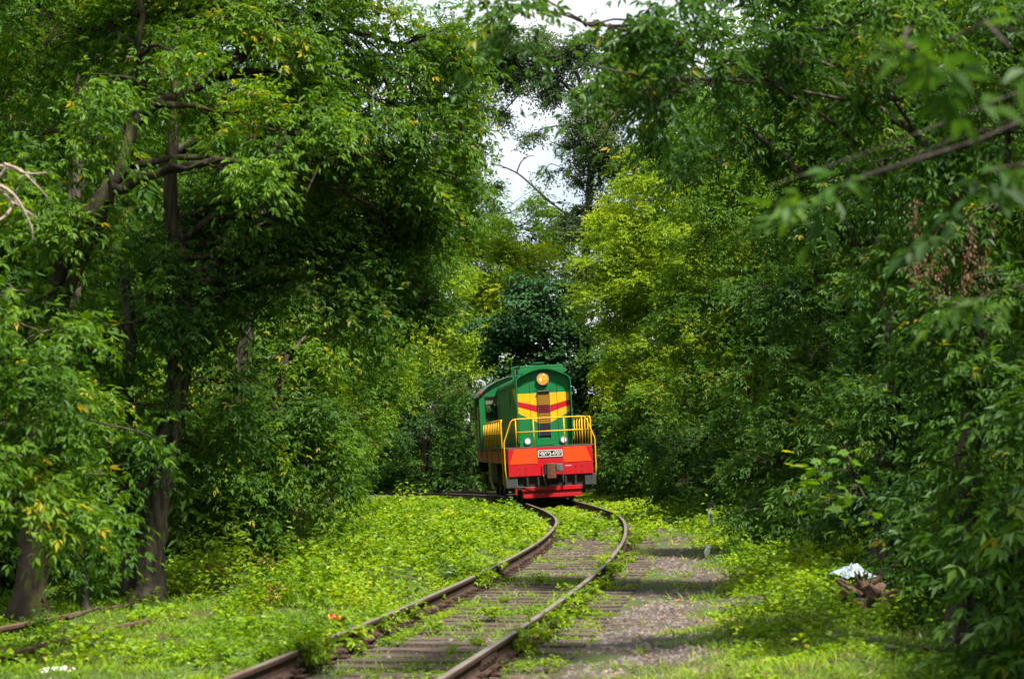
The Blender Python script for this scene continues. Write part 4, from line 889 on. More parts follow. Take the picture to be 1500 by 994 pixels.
right_tree('overhanging_tree', 'shadowy tree whose boughs reach over the rails, with brown dry seed bunches', 1402, Y, [(1440, 840, 70, 50), (1480, 740, 80, 70), (1420, 690, 60, 50), (1470, 580, 90, 70), (1460, 900, 50, 30, -.4), (1480, 930, 60, 50, -1), (1480, 400, 90, 90), (1400, 330, 90, 60), (1440, 200, 110, 80), (1310, 140, 110, 60), (1180, 90, 100, 50, -.5), (1080, 60, 90, 45, -1), (980, 60, 75, 40, -1.5), (1440, 60, 120, 70), (900, 40, 80, 36, -2, 1.3), (810, 18, 75, 30, -2.4, 1.2), (720, -10, 70, 26, -2.6, 1.2), (870, 95, 34, 24, -2.2, 1.), (940, 110, 50, 38, -1.8, 1.2), (1000, 130, 60, 40, -1, 1.2), (1100, -20, 120, 50, -1), (1250, 20, 110, 60, -.6), (1380, -30, 120, 60, -.3), (1300, 230, 80, 50, -.4), (960, 0, 90, 40, -1.6), (1050, 110, 70, 45, -.6), (1460, 300, 70, 60, -.6), (1430, 560, 45, 60, -.7), (1400, 660, 45, 50, -.7), (1390, 470, 55, 55, -.6), (1445, 780, 40, 40, -.6), (1460, 460, 60, 60, -.8)],
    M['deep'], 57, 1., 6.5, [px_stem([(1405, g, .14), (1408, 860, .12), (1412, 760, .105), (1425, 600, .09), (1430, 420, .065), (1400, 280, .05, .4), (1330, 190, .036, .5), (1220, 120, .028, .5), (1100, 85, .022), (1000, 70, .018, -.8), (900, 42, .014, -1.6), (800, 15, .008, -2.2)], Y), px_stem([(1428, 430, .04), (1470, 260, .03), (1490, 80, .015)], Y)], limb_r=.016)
ov = SC.objects['overhanging_tree']; rg = np.random.default_rng(91)
sc_ = []
for k in range(26):
    c = at(rg.uniform(1335, 1450), rg.uniform(290, 400), 16.2 + rg.uniform(-.3, .4)); n = 26
    Pq = c + np.stack([rg.normal(0, .035, n), rg.normal(0, .035, n), -rg.uniform(0, .32, n)], 1); D = unit(np.stack([rg.normal(0, .35, n), rg.normal(0, .35, n), -np.ones(n)], 1))
    sc_.append((Pq, D, rg.normal(0, 1, (n, 3)), rg.uniform(.03, .045, n), rg.uniform(.010, .016, n), np.clip(rg.normal(.5, .2, n), 0, .97)))
leaf_object('seed_cluster', [np.concatenate(a) for a in zip(*sc_)], M['seed'], ov, ov.location)
# near tree whose twigs hang into the picture from outside on the right
NEARL = dict(rare=0., twigs=2, nodes=4, length=.24, leaflets=3, LL=.11, LW=.050, droop=.5, hang=.55)
make_tree('near_tree', 'tree hanging blurred dark twigs close over the path verge', 'tree',
    [[(4.3, 6.2, gz(4.3, 6.2), .16), (4.2, 6.3, 1.2, .14), (3.9, 6.6, 2.6, .11), (3.3, 7.2, 3.7, .08), (2.4, 8.0, 4.2, .05), (1.2, 9.2, 4.3, .03)],
     [(4.0, 6.5, 2.4, .04), (3.2, 6.6, 3.2, .010), (2.3, 6.7, 3.05, .004), (1.35, 6.8, 2.72, .002)]],
    [(*at(1335, 70, 5.2), .12, .15, .05, 1.), (*at(1470, 60, 5.6), .14, .2, .08, .8), (*at(1240, 265, 6.8), .10, .12, .05, 1.2), (*at(1440, 250, 6.5), .12, .15, .06, 1.), (*at(1495, 420, 7.), .1, .15, .1, .8),
     (4.2, 7.0, 4.6, 1.3, 1.3, 1.0, .8), (3.2, 8.2, 5.0, 1.3, 1.3, .6, .8), (5.2, 6.2, 4.4, 1.4, 1.6, 1.2, .4)],
    M['deep'], M['bark'], 58, leaf=NEARL, dens=14., limb_r=.006, twig_r=.4)
# Norway maple sapling with big bright leaves
def maple_leaves(nm, lb, stem, centers, sd, matm, size=.125):
    rg = np.random.default_rng(sd); out_ = []
    half = [(0, 0), (.16, .02), (.42, -.04), (.36, .14), (.62, .30), (.40, .42), (.50, .72), (.26, .64), (0, 1.0)]
    shp = np.array(half + [(-x, y) for x, y in reversed(half[1:-1])]); kx = len(shp)
    Vs, Fs, Ts = [], [], []; q = 0
    for c in centers:
        for i in range(9):
            p = np.asarray(c) + rg.normal(0, (.16, .16, .07)); d = unit(np.array((rg.normal(0, 1), rg.normal(0, 1), -.35))); N = unit(UP + rg.normal(0, .35, 3)); s_ = unit(np.cross(d, N)); N = np.cross(s_, d); z = size * rg.uniform(.7, 1.2)
            Vs.append(p + (shp[:, :1] * s_ + shp[:, 1:] * d - np.abs(shp[:, :1]) * .25 * N) * z); Fs.append([tuple(range(q, q + kx))]); Ts += [float(np.clip(rg.normal(.6, .2), 0, .95))] * kx; q += kx
    me = bpy.data.meshes.new('crown'); me.from_pydata([tuple(v) for v in np.concatenate(Vs) - stem[0][:3]], [], [f for ff in Fs for f in ff]); a = me.attributes.new('tint', 'FLOAT', 'POINT'); a.data.foreach_set('value', Ts); me.materials.append(matm)
    root = tag(empty(nm, stem[0][:3]), lb, 'tree'); o = link(bpy.data.objects.new('crown', me), root); o['kind'] = 'stuff'
    wd = Wood(); p = smooth_path(stem, 5); wd.tube(p[:, :3], p[:, 3], 7)
    for c in centers: wd.tube(limb_path(rg, p[np.argmin(np.linalg.norm(p[:, :3] - np.asarray(c) + (0, 0, .4), axis=1)), :3], c, .08), np.linspace(.007, .003, 7), 5)
    wd.obj('trunk', M['bark'], root, stem[0][:3])
Y = 19.5; sx_ = (1262 - CX) / FPX * Y
maple_leaves('maple_sapling', 'maple sapling with large bright lobed leaves in front of the shady trees', [(sx_ + 1.0, Y + 1.3, gz(sx_ + 1., Y + 1.3), .04), (sx_ + .8, Y + 1.1, .6, .03), (sx_ + .15, Y + .6, 1.2, .014), (sx_ - .1, Y + .4, 1.75, .006)],
    [at(x, y, Y + dy) for x, y, dy in ((1180, 690, 0), (1215, 700, .1), (1200, 735, -.1), (1240, 730, 0), (1225, 665, .2), (1270, 760, .2))], 61, M['elder'])

# ---- filler trees behind both walls, plus unseen shade trees by the camera: two prototypes and copies ------------------------------
def proto(nm, sd, lm, H, R, lsc=1.9, cat='tree'):
    rg = np.random.default_rng(sd); lob = []
    for i in range(15):
        z = H * (.16 + .8 * i / 14); rr = R * math.sin(math.pi * min(.95, .25 + .7 * (i / 14))) ; a = i * 2.4
        lob.append((math.cos(a) * rr * .6, math.sin(a) * rr * .6, z, R * .55, R * .55, R * .42, 1.))
    return make_tree(nm, '', cat, [[(0, 0, 0, .24), (.1, .05, H * .3, .2), (-.05, .1, H * .6, .13), (.1, 0, H * .95, .04)]], lob, lm, M['bark'], sd, None, ELD, 4.4, lsc)
protoA = proto('background_tree', 71, M['deep'], 9.5, 2.7); protoB = proto('background_tree', 72, M['elder'], 11.5, 3.0)
def copy_tree(o, loc, rz, s):
    c = o.copy(); COL.objects.link(c); c.location = loc; c.rotation_euler = (0, 0, rz); c.scale = (s, s, s)
    for ch in o.children:
        d = ch.copy(); COL.objects.link(d); d.parent = c
    return c
spots = {'woods left of the meadow': ('tree in the shaded woods behind the trees left of the meadow', [(-9.2, 27), (-11.5, 33), (-9.5, 38), (-13, 24.5), (-12.5, 42), (-10.5, 47), (-15, 34), (-13, 55), (-11, 60), (-14, 68), (-11.5, 75), (-8.8, 31.5), (-16, 47)]),
         'woods right of the path': ('tree in the dark woods behind the trees right of the path, some unseen ones by the camera added for shade', [(9.4, 20), (9.2, 27), (9.5, 35), (9.5, 43), (10, 52), (10.5, 60), (9.5, 68), (8.5, 76), (13, 30), (13, 48), (8.6, 13), (13.5, 65), (6.2, 82), (10, 88), (8.0, 5.5), (7.0, -1.5), (9.5, 9.5), (6.0, -8), (5.8, 2.4), (6.9, 11)]),  # last spots, by the camera: unseen trees added to shade the near right
         'woods beyond the far curve': ('tree in the woods beyond the far curve of the rails', [(-16, 112), (-11, 118), (-5.5, 119), (1.5, 122), (6.5, 117), (9, 108), (-21, 118), (12, 98)]),
         'tall woods filling the background': ('tall tree rising at the back of the woods, filling the background', [(10.5, 100, 2.0), (12, 112, 2.1), (9.8, 83, 1.6), (13, 76, 1.8), (14, 64, 1.7), (17.5, 70, 1.8), (16, 57, 1.7), (15, 48, 1.6), (-9.8, 117, 2.0), (-15, 111, 2.0), (-11.5, 85, 1.65), (-15.5, 78, 1.7), (-13, 64, 1.6), (-17.5, 58, 1.7), (-14, 50, 1.6), (-18, 70, 1.8)])}
first = {0: protoA, 1: protoB}; rr_ = random.Random(8); k = 0; used = set()
for grp, (lb, pts) in spots.items():
    for (x, y, *big) in pts:
        pr = 1 if big else k % 2; s_ = rr_.uniform(.85, 1.15); rz = rr_.uniform(0, 6.28); loc = (x, y, gz(x, y) - .05)
        if big: s_ = big[0]
        if grp.endswith('curve'): s_ *= .92
        if grp.endswith(('meadow', 'path')) and 15 < y < 60: s_ *= 1.42
        if grp.endswith('path') and 15 < y < 60: loc = (x + 2.6, y, gz(x + 2.6, y) - .05)
        if pr not in used: o = first[pr]; o.location = loc; o.rotation_euler = (0, 0, rz); o.scale = (s_,) * 3; used.add(pr)
        else: o = copy_tree(first[pr], loc, rz, s_)
        tag(o, lb, 'tree', grp); k += 1

shrub = proto('woodland_shrub', 73, M['deep'], 2.6, 1.7, 1.35, 'shrub'); fresh = True
for grp, lb, pts in (('shrubs under the left woods', 'dense shrub filling the shade under the woods left of the meadow', [(-8.3, 30.5), (-9.3, 35), (-8.0, 40), (-7.6, 46), (-7.4, 53), (-10.5, 31), (-8.2, 61), (-11.5, 28.5)]),
                     ('shrubs under the right woods', 'dense shrub filling the shade under the woods right of the path', [(6.4, 29.5), (6.6, 36), (6.5, 43), (6.8, 49.5), (6.5, 24.5), (6.0, 19.5), (6.6, 56), (7.2, 32.5), (5.6, 15.5), (5.3, 72), (5.0, 78)]),
                     ('shrubs beyond the far curve', 'dense shrub between the far rails and the woods behind', [(-9.0, 108), (-3.0, 104), (2.5, 98), (-14, 113), (-6, 107), (.2, 101), (4.5, 90), (-18, 113)])):
    for (x, y) in pts:
        s_ = rr_.uniform(.85, 1.2) * (1.35 if y > 85 else 1); rz = rr_.uniform(0, 6.28); loc = (x, y, gz(x, y) - .05)
        if fresh: o = shrub; o.location = loc; o.rotation_euler = (0, 0, rz); o.scale = (s_,) * 3; fresh = False
        else: o = copy_tree(shrub, loc, rz, s_)
        tag(o, lb, 'shrub', grp)

# ------------------------------------------------------------------ ground cover
def veg_points(rg, n, x0, x1, y0, y1): return rg.uniform(x0, x1, n), rg.uniform(y0, y1, n)
def edge_noise(x, y): return (vnoise(x, y, 2.3) - .5) * 1.0
def cover(name, seed, y0, y1, per_m2, leaves, LL, LW, hgt, material, dens_fn, wide=.5, upr=.6):
    """low plants: rosettes of leaves on short stalks"""
    rg = np.random.default_rng(seed); n = int(per_m2 * 17 * (y1 - y0)); cxs = 0
    y = rg.uniform(y0, y1, n); x = np.interp(y, TY, TX) + rg.uniform(-9, 8, n); d = track_d(x, y)
    vis = np.abs(x) < y * .2622 * 1.06 + .8
    keep = (rg.random(n) < dens_fn(x, y, d)) & vis; x, y, d = x[keep], y[keep], d[keep]; n = len(x); z = ground_z(x, y, d)
    hh = (1 - .88 * smooth(52, 66, y)) * hgt * (.18 + 3.4 * vnoise(x + 9, y, 1.3) ** 2 * vnoise(x, y + 5, .5)) * rg.uniform(.6, 1.2, n) * np.where(np.abs(d) < 1.5, .55, 1)
    a = rg.uniform(0, 2 * np.pi, (n, leaves)); fr = rg.uniform(.25, 1., (n, leaves))
    px_ = x[:, None] + np.cos(a) * LL * .4 * rg.random((n, leaves)); py_ = y[:, None] + np.sin(a) * LL * .4; pz_ = z[:, None] + hh[:, None] * fr - .01
    D = np.stack([np.cos(a), np.sin(a), rg.normal(upr - .35, .35, a.shape)], -1); N = np.stack([-np.cos(a) * .5, -np.sin(a) * .5, np.ones_like(a)], -1) + rg.normal(0, .35, (n, leaves, 3))
    q = rg.uniform(.65, 1.25, a.shape); tn_ = np.clip((vnoise(x, y, 1.9) * .55 + vnoise(x + 3, y, .45) * .35)[:, None] + rg.normal(.05, .17, a.shape), 0, .97)
    tn_ = np.where(rg.random(tn_.shape) < .008, 1., tn_)
    arrs = [np.stack([px_, py_, pz_], -1).reshape(-1, 3), unit(D).reshape(-1, 3), N.reshape(-1, 3), (LL * q).ravel(), (LW * q).ravel(), tn_.ravel()]
    o = leaf_object(name, arrs, material, None, wide=wide); return o
def siding_clear(x, y):
    xa = np.interp(y, [14, 18.5, 20.5, 23.5], [-5.6, -5.0, -4.62, -4.2]); xb = np.interp(y, [14, 16.9, 19.8, 22.5, 26], [-4.9, -4.4, -3.85, -3.4, -3.0])
    near_ = np.minimum(np.abs(x - xa + .02), np.abs(x - xb + .02)); return 1 - .93 * smooth(.42, .2, near_) * smooth(25, 23, y)
def meadow(x, y, d):
    e = edge_noise(x, y); left = smooth(-7.2, -6.2, d + e) * smooth(-.93, -1.1, d); right = smooth(2.2, 2.8, d + e * .6 - np.interp(y, [14, 24, 36, 46, 55], [.5, .45, 0, -.6, -1.0])) * smooth(6.8, 5.6, d)
    bare = (1 - .85 * smooth(.60, .72, vnoise(x + 20, y + 7, .8))) * (1 - .8 * smooth(.66, .76, vnoise(x + 50, y + 17, 1.5)))
    inner = smooth(.74, .70, np.abs(d)) * smooth(36, 46, y) * .8 + smooth(.95, 1.0, d) * smooth(1.9, 1.5, d) * smooth(38, 48, y)
    near = 1 - .55 * smooth(20.5, 17.5, y) * smooth(-4.2, -3.2, d)
    return np.clip(left * near + right * np.where(y < 18.5, .4, 1) + inner, 0, 1) * bare * (1 - .92 * path_mask(x, y, d)) * siding_clear(x, y)
def railside(x, y, d):
    """weeds in the track and along the rails"""
    q = vnoise(x + 60, y, .7); a = np.abs(d)
    strip = np.exp(-((a - .60) / .14) ** 2) * smooth(.38, .55, q) + np.exp(-((a - 1.0) / .10) ** 2) * smooth(.48, .66, q) * .8 + smooth(.47, .60, vnoise(x, y + 33, .9)) * smooth(1.5, 1.2, a) * .55
    clear = smooth(.09, .13, np.abs(a - .797))
    return np.clip(strip, 0, 1) * clear * (1 - .7 * path_mask(x, y, d))
tag(cover('ground_cover', 101, 13, 24, 125, 6, .066, .046, .30, M['weed'], meadow), 'bright low weeds covering the near verge and meadow', 'weeds')
tag(cover('ground_cover', 102, 24, 40, 66, 6, .085, .060, .36, M['weed'], meadow), 'bright low weeds covering the middle of the meadow', 'weeds')
tag(cover('ground_cover', 103, 40, 82, 24, 6, .125, .088, .42, M['weed'], meadow), 'bright low weeds covering the far meadow inside the curve', 'weeds')
def clumps(x, y, d): return meadow(x, y, d) * smooth(.60, .74, vnoise(x + 31, y + 12, 1.0)) * np.where(np.abs(d) < 1.8, 0, 1) * smooth(-6.9, -6.2, d)
tag(cover('tall_weeds', 108, 14, 30, 120, 7, .065, .030, .52, M['elder'], clumps, .42, .7), 'taller darker weed clumps standing in the near meadow', 'weeds')
tag(cover('tall_weeds', 109, 30, 56, 55, 7, .095, .046, .60, M['elder'], clumps, .42, .7), 'taller darker weed clumps standing in the far meadow', 'weeds')
tag(cover('track_weeds', 104, 13, 36, 260, 6, .042, .026, .15, M['weed'], railside), 'green weeds growing between the sleepers and along the rails', 'weeds')
def grassy(x, y, d):
    e = edge_noise(x + 5, y); base = smooth(-8.5, -7.5, d) * smooth(-.95, -1.15, d) * .7 + smooth(1.6, 2.2, d) * smooth(7, 6, d) * (1 - path_mask(x, y, d)) * .8 + railside(x + 1, y, d) * .7
    return np.clip(base, 0, 1)
tag(cover('grass', 105, 13, 24, 125, 5, .11, .010, .05, M['grass'], grassy, .35, 1.25), 'thin green grass along the near verges', 'grass')
tag(cover('grass', 106, 24, 48, 26, 5, .15, .018, .06, M['grass'], grassy, .35, 1.25), 'thin green grass further along the rails', 'grass')
def dry(x, y, d): return smooth(2.2, 2.8, d) * smooth(5.5, 4.8, d) * smooth(.5, .62, vnoise(x + 80, y, .8)) * smooth(24, 21, y) + smooth(-6.5, -5.5, d) * smooth(-4.2, -4.8, d) * smooth(.55, .66, vnoise(x + 80, y, .7)) * .7
tag(cover('dry_grass', 107, 13, 40, 60, 5, .10, .012, .06, M['drygr'], dry, .35, 1.0), 'faded dry grass at the edge of the verges', 'grass')
# fallen leaves and gravel on the shoulder
def scatter(seed, n, y0, y1, fn):
    rg = np.random.default_rng(seed); y = rg.uniform(y0, y1, n); x = np.interp(y, TY, TX) + rg.uniform(-2, 5.5, n); d = track_d(x, y)
    k = rg.random(n) < fn(x, y, d); return x[k], y[k], d[k], rg
x, y, d, rg = scatter(111, 26000, 13, 44, lambda x, y, d: path_mask(x, y, d) * .15 + smooth(1.2, 1.6, d) * smooth(5, 4, d) * .05)
n = len(x); a = rg.uniform(0, 6.28, n)
leaf_object('fallen_leaves', [np.stack([x, y, ground_z(x, y, d) + .018], 1), np.stack([np.cos(a), np.sin(a), rg.normal(0, .15, n)], 1), UP + rg.normal(0, .3, (n, 3)), rg.uniform(.03, .075, n), rg.uniform(.02, .045, n), np.clip(rg.normal(.5, .25, n), 0, 1)], M['litter'], None)
tag(SC.objects['fallen_leaves'], 'orange and yellow fallen leaves scattered on the gravel shoulder', 'leaves')
x, y, d, rg = scatter(112, 95000, 13, 46, lambda x, y, d: path_mask(x, y, d) * .50 * smooth(50, 18, y) + smooth(1.45, 1.2, np.abs(d)) * .08)
n = len(x); oc = np.array([(1,0,0),(0,1,0),(-1,0,0),(0,-1,0),(0,0,1.),(0,0,-.6)]); of = np.array([(0,1,4),(1,2,4),(2,3,4),(3,0,4),(1,0,5),(2,1,5),(3,2,5),(0,3,5)])
s_ = .012 + .036 * rg.random(n) ** 2.2; a = rg.uniform(0, 6.28, n); V = oc[None] * (1 + rg.normal(0, .22, (n, 6, 1))) * s_[:, None, None] * np.array((1.2, 1, .75))
V = np.stack([V[..., 0] * np.cos(a)[:, None] - V[..., 1] * np.sin(a)[:, None], V[..., 0] * np.sin(a)[:, None] + V[..., 1] * np.cos(a)[:, None], V[..., 2]], -1) + np.stack([x, y, ground_z(x, y, d)], 1)[:, None, :]
o = link(bpy.data.objects.new('gravel', mesh_np('gravel', V.reshape(-1, 3), (of[None] + (np.arange(n) * 6)[:, None, None]).reshape(-1, 3), M['stone']))); tag(o, 'grey-brown ballast gravel on the shoulder beside the outer rail', 'gravel', kind='stuff')
print('LEAVES', LEAVES[0])

# ------------------------------------------------------------------ small things on the ground
def gpt(px, py, z=-.2):
    """ground point under a photo pixel"""
    for _ in range(6):
        Y = FPX * (CAMH - z) / (py - HZ); X = (px - CX) / FPX * Y; z = gz(X, Y)
    return np.array((X, Y, z))
# rank weeds beside the rails
def weed_proto(nm, sd, h, mtl, leaf):
    rg = np.random.default_rng(sd); root = empty(nm); wd = Wood(); arr = []
    for q in range(4):
        top = np.array((rg.normal(0, .09), rg.normal(0, .09), h * rg.uniform(.6, 1.1))); wd.tube(limb_path(rg, (rg.normal(0, .02), rg.normal(0, .02), -.03), top, .0, 5), np.linspace(.005, .002, 5), 4)
        C = top * np.linspace(.35, 1, 4)[:, None]; A = unit(rg.normal(0, 1, (4, 3)) + (0, 0, .5)); arr.append(sprays(rg, C, A, 1, tint=np.clip(rg.normal(.55, .15, 4), 0, 1), **leaf))
    wd.obj('stem', M['grass'], root); leaf_object('foliage', [np.concatenate(a) for a in zip(*arr)], mtl, root)
    return root
WL = dict(twigs=2, nodes=3, length=.14, leaflets=3, LL=.065, LW=.034, spread=.6, droop=.2, hang=.15)
wp = [weed_proto('weed_plant', 201, .24, M['weed'], WL), weed_proto('weed_plant', 202, .30, M['weed'], WL)]
k = 0
rr_ = random.Random(12)
for grp, lb, pts in (('weeds inside the inner rail', 'leafy weed growing against the inside of the inner rail', [(425, 985), (395, 992), (455, 978), (520, 950), (548, 938), (575, 925), (612, 905), (598, 915), (655, 880), (690, 862), (715, 850), (705, 868), (742, 832), (770, 815), (500, 960), (640, 893)]),
                     ('weeds outside the outer rail', 'leafy weed growing along the outside of the outer rail', [(795, 940), (815, 930), (838, 905), (865, 880), (880, 868), (893, 850), (915, 826), (930, 805), (775, 962), (850, 895), (938, 790), (905, 840)]),
                     ('weeds between the rails', 'small leafy weed growing out of the sleepers between the rails', [(690, 925), (720, 912), (660, 960), (640, 930), (740, 885), (790, 858), (820, 835), (700, 952), (780, 880)])):
    for (px, py) in pts:
        p = gpt(px, py); s_ = rr_.uniform(.7, 1.25) * (.62 if 'small' in lb else 1); rz = rr_.uniform(0, 6.28)
        if k < 2: o = wp[k]; o.location = p; o.rotation_euler = (0, 0, rz); o.scale = (s_,) * 3
        else: o = copy_tree(wp[k % 2], p, rz, s_)
        tag(o, lb, 'weed', grp); k += 1
dk = weed_proto('dock_plant', 203, .30, M['deep'], dict(twigs=2, nodes=3, length=.18, leaflets=1, LL=.17, LW=.055, spread=.7, droop=.15, hang=-.1))
dk.location = gpt(1083, 828); tag(dk, 'dark green dock plant with long leaves at the edge of the gravel', 'weed')
yp = weed_proto('wild_shoot', 204, .42, M['lime'], WL); yp.location = gpt(1248, 848); yp.scale = (1.3,) * 3; tag(yp, 'yellowing young shoot beside the white plastic sheet', 'weed')
for (px, py, lb) in ((1235, 838, 'pale green young shoot in front of the dark trunk by the plastic sheet'), (455, 990, 'broad-leaved young plant hugging the inner rail near the sleepers')):
    o = copy_tree(wp[1], gpt(px, py), 1.1, 1.5); tag(o, lb, 'weed')
    if 'group' in o: del o['group']

# uprooted stump
import bmesh
c = gpt(1272, 905); ST = tag(empty('uprooted_stump', c), 'uprooted brown tree stump with splayed roots on the weedy verge', 'stump'); rg = np.random.default_rng(5)
bm = bmesh.new(); bmesh.ops.create_icosphere(bm, subdivisions=3, radius=1)
for v in bm.verts:
    q = v.co; f_ = 1 + .30 * math.sin(q.x * 5 + 1) * math.sin(q.z * 4) + .22 * math.sin(q.y * 7 + q.x * 6) + rg.normal(0, .05)
    v.co = Vector((q.x * .24 * f_, q.y * .20 * f_, q.z * .21 * f_ + .13))
me = bpy.data.meshes.new('body'); bm.to_mesh(me); bm.free(); me.materials.append(M['root']); link(bpy.data.objects.new('body', me), ST)
for i in range(30):
    a = rg.uniform(-.3, math.pi + .3); el = rg.uniform(-.1, .5); s0_ = np.array((math.cos(a) * .10, rg.uniform(-.08, .08), .15 + math.sin(a) * .08)); L_ = rg.uniform(.16, .28)
    if i < 7: s0_ = np.array((rg.uniform(-.1, .12), -.08, .08)); e = s0_ + np.array((rg.uniform(-.15, .2), -.14, -.12)); r0 = .03
    else: e = s0_ + np.array((math.cos(a) * L_ * 1.15, rg.uniform(-.1, .06), abs(math.sin(a)) * L_ * .8 + .04)); r0 = rg.uniform(.022, .045)
    wd = Wood(); p = limb_path(rg, s0_, e, rg.uniform(-.2, .2), 6); wd.tube(p, np.linspace(r0, r0 * .25, 6), 6, .12, rg); wd.obj('root', M['root'], ST)
# white plastic sheet
def sheet(nm, lb, cat, c, w_, l_, h_, mtl, sd, rz=0, n=14, flat=.0):
    rg = np.random.default_rng(sd); u, v = np.meshgrid(np.linspace(-1, 1, n), np.linspace(-1, 1, n)); ou = rg.random(4) * 9
    z = h_ * (np.clip(1 - .75 * (u * u + v * v), flat, 1) * (.65 + .35 * np.sin(u * 4 + ou[0]) * np.sin(v * 3.3 + ou[1])) + .22 * np.abs(np.sin(u * 7 + v * 5 + ou[2])) + rg.normal(0, .05, u.shape))
    e = 1 + .18 * np.sin(np.arctan2(v, u) * 5 + ou[3]); V = np.stack([u * w_ / 2 * e, v * l_ / 2 * e, np.maximum(z, .004)], -1).reshape(-1, 3); i = (np.arange(n - 1)[:, None] * n + np.arange(n - 1)).ravel()
    me = mesh_np(nm, V, np.stack([i, i + 1, i + n + 1, i + n], 1), mtl, smooth=False); o = link(bpy.data.objects.new(nm, me)); o.location = c; o.rotation_euler = (0, 0, rz)
    sm = o.modifiers.new('thick', 'SOLIDIFY'); sm.thickness = .003
    return tag(o, lb, cat)
PLS = mat('white_plastic', (.27, .32, .34), .3, .5, noise=(9, (.15, .20, .20), .45, .75)); PAP = mat('white_paper', (.78, .77, .74), .7, .3); PRED = mat('printed_paper', (.55, .53, .50), .6, .3, noise=(16, (.55, .10, .06), .60, .68))
q = gpt(1246, 862); sheet('plastic_sheet', 'crumpled white plastic sheet lying in front of the shady trees', 'plastic sheet', q + (0, 0, .14), .42, .6, .15, PLS, 3, .2)
q = gpt(84, 990); sheet('crumpled_packet', 'crumpled white and red packet lying in the short grass', 'litter', q + (0, 0, .03), .26, .18, .05, PRED, 4, .3, 9)
q = gpt(868, 780); sheet('paper_scrap', 'white paper scrap lying between the rails of the curve', 'litter', q + (0, 0, .03), .17, .30, .05, PAP, 5, 0, 7)
q = gpt(1036, 814); o = sheet('paper_cup', 'crushed white paper cup standing at the edge of the gravel path', 'litter', q + (0, 0, .10), .10, .20, .05, PAP, 6, .4, 8); o.rotation_euler = (1.2, .35, .2)
q = gpt(657, 846); sheet('paper_scrap', 'tiny white paper scrap in the meadow weeds beside the inner rail', 'litter', q + (0, 0, .09), .09, .12, .03, PAP, 7, .4, 6)
q = gpt(776, 959); wd = Wood(); wd.tube([q + (-.055, 0, .02), q + (0, .01, .026), q + (.06, .0, .02)], [.010, .013, .009], 7); o = wd.obj('white_peg', PAP, None); tag(o, 'short white peg lying on a sleeper end outside the outer rail', 'litter')
# bottle with red label
q = gpt(488, 921); BT = tag(empty('drink_bottle', q + (0, 0, .12), (0, 0, .30)), 'small discarded bottle with red label and gold bands beside the inner rail', 'bottle')
def lathe(nm, prof_, mtl, parent, n=16):
    V = []; F = []
    for (x, r_) in prof_: V += [(x, r_ * math.cos(a), r_ * math.sin(a)) for a in [2 * math.pi * i / n for i in range(n)]]
    for i in range(len(prof_) - 1): F += [(i*n+j, i*n+(j+1) % n, (i+1)*n+(j+1) % n, (i+1)*n+j) for j in range(n)]
    F += [tuple(range(n)), tuple((len(prof_)-1)*n + j for j in range(n - 1, -1, -1))]
    me = bpy.data.meshes.new(nm); me.from_pydata(V, [], F); me.materials.append(mtl); me.polygons.foreach_set('use_smooth', [True] * len(F)); return link(bpy.data.objects.new(nm, me), parent)
lathe('body', [(.105, .020), (.10, .030), (.05, .033), (-.05, .033), (-.075, .028), (-.10, .014), (-.118, .013)], mat('bottle_dark', (.06, .04, .03), .15, .5), BT)
lathe('label', [(.056, .0335), (.056, .0345), (-.046, .0345), (-.046, .0335)], mat('label_red', (.50, .008, .012), .4, .4), BT)
for x0 in (.050, -.046): lathe('gold_band', [(x0, .0346), (x0, .0352), (x0 + .010, .0352), (x0 + .010, .0346)], mat('gold', (.80, .42, .03), .35, .5), BT)
lathe('cap', [(-.1185, .016), (-.140, .016)], mat('cap_yellow', (.75, .45, .03), .5, .4), BT)
BT.rotation_euler = (0, -.08, .30); BT.scale = (1.2,) * 3
# marker post
q = gpt(1041, 777); PM = tag(empty('marker_post', q), 'short white kilometre marker post with a dark cap in the verge weeds', 'post'); PM.scale = (1.15, 1.15, 1.35)
MB().prism([(-.06, -.2), (.06, -.2), (.055, .40), (-.055, .40)], 'y', -.06, .06).build('shaft', mat('post_white', (.50, .50, .47), .8, .2, noise=(12, (.30, .30, .27), .5, .7)), PM, .008)
MB().prism([(-.062, .401), (.062, .401), (.050, .50), (-.050, .50)], 'y', -.065, .065).build('cap', mat('post_dark', (.035, .035, .04), .8, .2), PM, .008)
MB().box(-.03, .03, -.0625, -.0605, .25, .33).build('number_patch', mat('post_mark', (.05, .05, .05), .8, .2), PM)
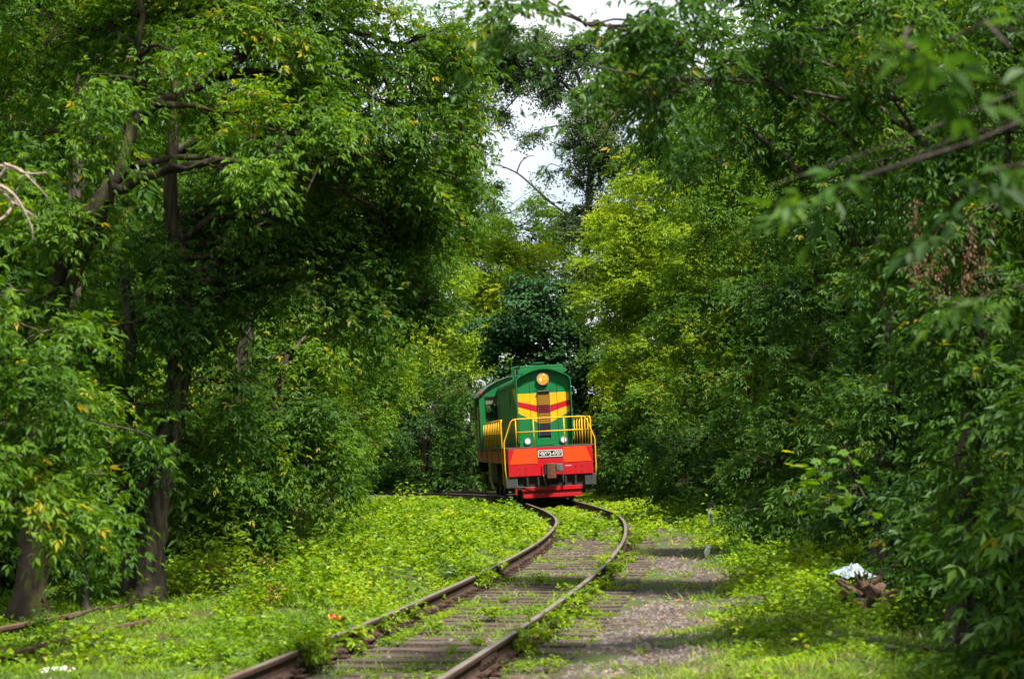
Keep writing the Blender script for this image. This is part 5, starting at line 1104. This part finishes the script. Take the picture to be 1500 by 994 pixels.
# sticks, stones, brown dead sprigs
def stick(lb, pix, r0, mtl, lift=.04, nm='fallen_stick'):
    pts = [gpt(*p) + (0, 0, lift) for p in pix]; pts = smooth_path(pts, 4); wd = Wood(); rg = np.random.default_rng(len(lb)); base = pts[0].copy(); wd.tube(pts, np.linspace(r0, r0 * .5, len(pts)), 6, .1, rg); o = wd.obj(nm, mtl, None, base); o.location = base; tag(o, lb, 'stick')
stick('dark stick lying across the disused siding rails', [(98, 927), (120, 915), (146, 905)], .022, M['bark'], .13)
stick('brown stick in the weeds near the dead leaf sprigs', [(405, 858), (418, 853), (432, 847)], .02, M['deadwood'], .10)
stick('pale dead stick sloping past the uprooted stump', [(1355, 880), (1385, 892), (1412, 900)], .014, M['deadwood'], .12)
stick('long thin dead root on the bare soil below the stump', [(1345, 925), (1355, 950), (1385, 965)], .012, M['deadwood'], .03)
stick('forked grey twig on the bare soil verge', [(1312, 965), (1318, 955), (1325, 950)], .014, M['deadwood'], .03)
PS = mat('pale_stone', (.42, .39, .36), .9, .2, noise=(14, (.28, .24, .22), .4, .7)); k = 0
for (px, py, s_) in ((1192, 903, .035), (1206, 907, .04), (1227, 935, .04), (1259, 944, .035), (1282, 938, .045), (1305, 950, .04), (1040, 900, .03), (1110, 885, .03)):
    rg = np.random.default_rng(k + 40); bm = bmesh.new(); bmesh.ops.create_icosphere(bm, subdivisions=2, radius=1)
    for v in bm.verts: v.co = Vector((v.co.x * 1.3, v.co.y, v.co.z * .65)) * s_ * (1 + rg.normal(0, .10))
    me = bpy.data.meshes.new('stone'); bm.to_mesh(me); bm.free(); me.materials.append(PS); o = link(bpy.data.objects.new('stone', me)); o.location = gpt(px, py) + (0, 0, s_ * .45)
    tag(o, 'pale stone lying on the bare soil of the right verge', 'stone', 'pale stones on the right verge'); k += 1
rg = np.random.default_rng(66); sp = [(385, 848), (405, 838), (418, 838), (372, 852), (300, 858), (285, 864), (395, 893), (320, 868), (455, 765), (470, 758), (478, 768)]
k = 0
for (px, py) in sp:
    q = gpt(px, py); n = 34; C = q + np.stack([rg.normal(0, .09, n), rg.normal(0, .12, n), rg.uniform(.05, .30, n)], 1); D = unit(rg.normal(0, 1, (n, 3)) + (0, 0, .2))
    o = leaf_object('dead_sprig', [C, D, rg.normal(0, 1, (n, 3)), rg.uniform(.05, .10, n), rg.uniform(.02, .04, n), np.clip(rg.normal(.35, .2, n), 0, .9)], M['litter'], None, q, kind=None); o.location = q
    tag(o, 'withered brown sprig among the meadow weeds', 'dead sprig', 'withered sprigs in the meadow'); k += 1
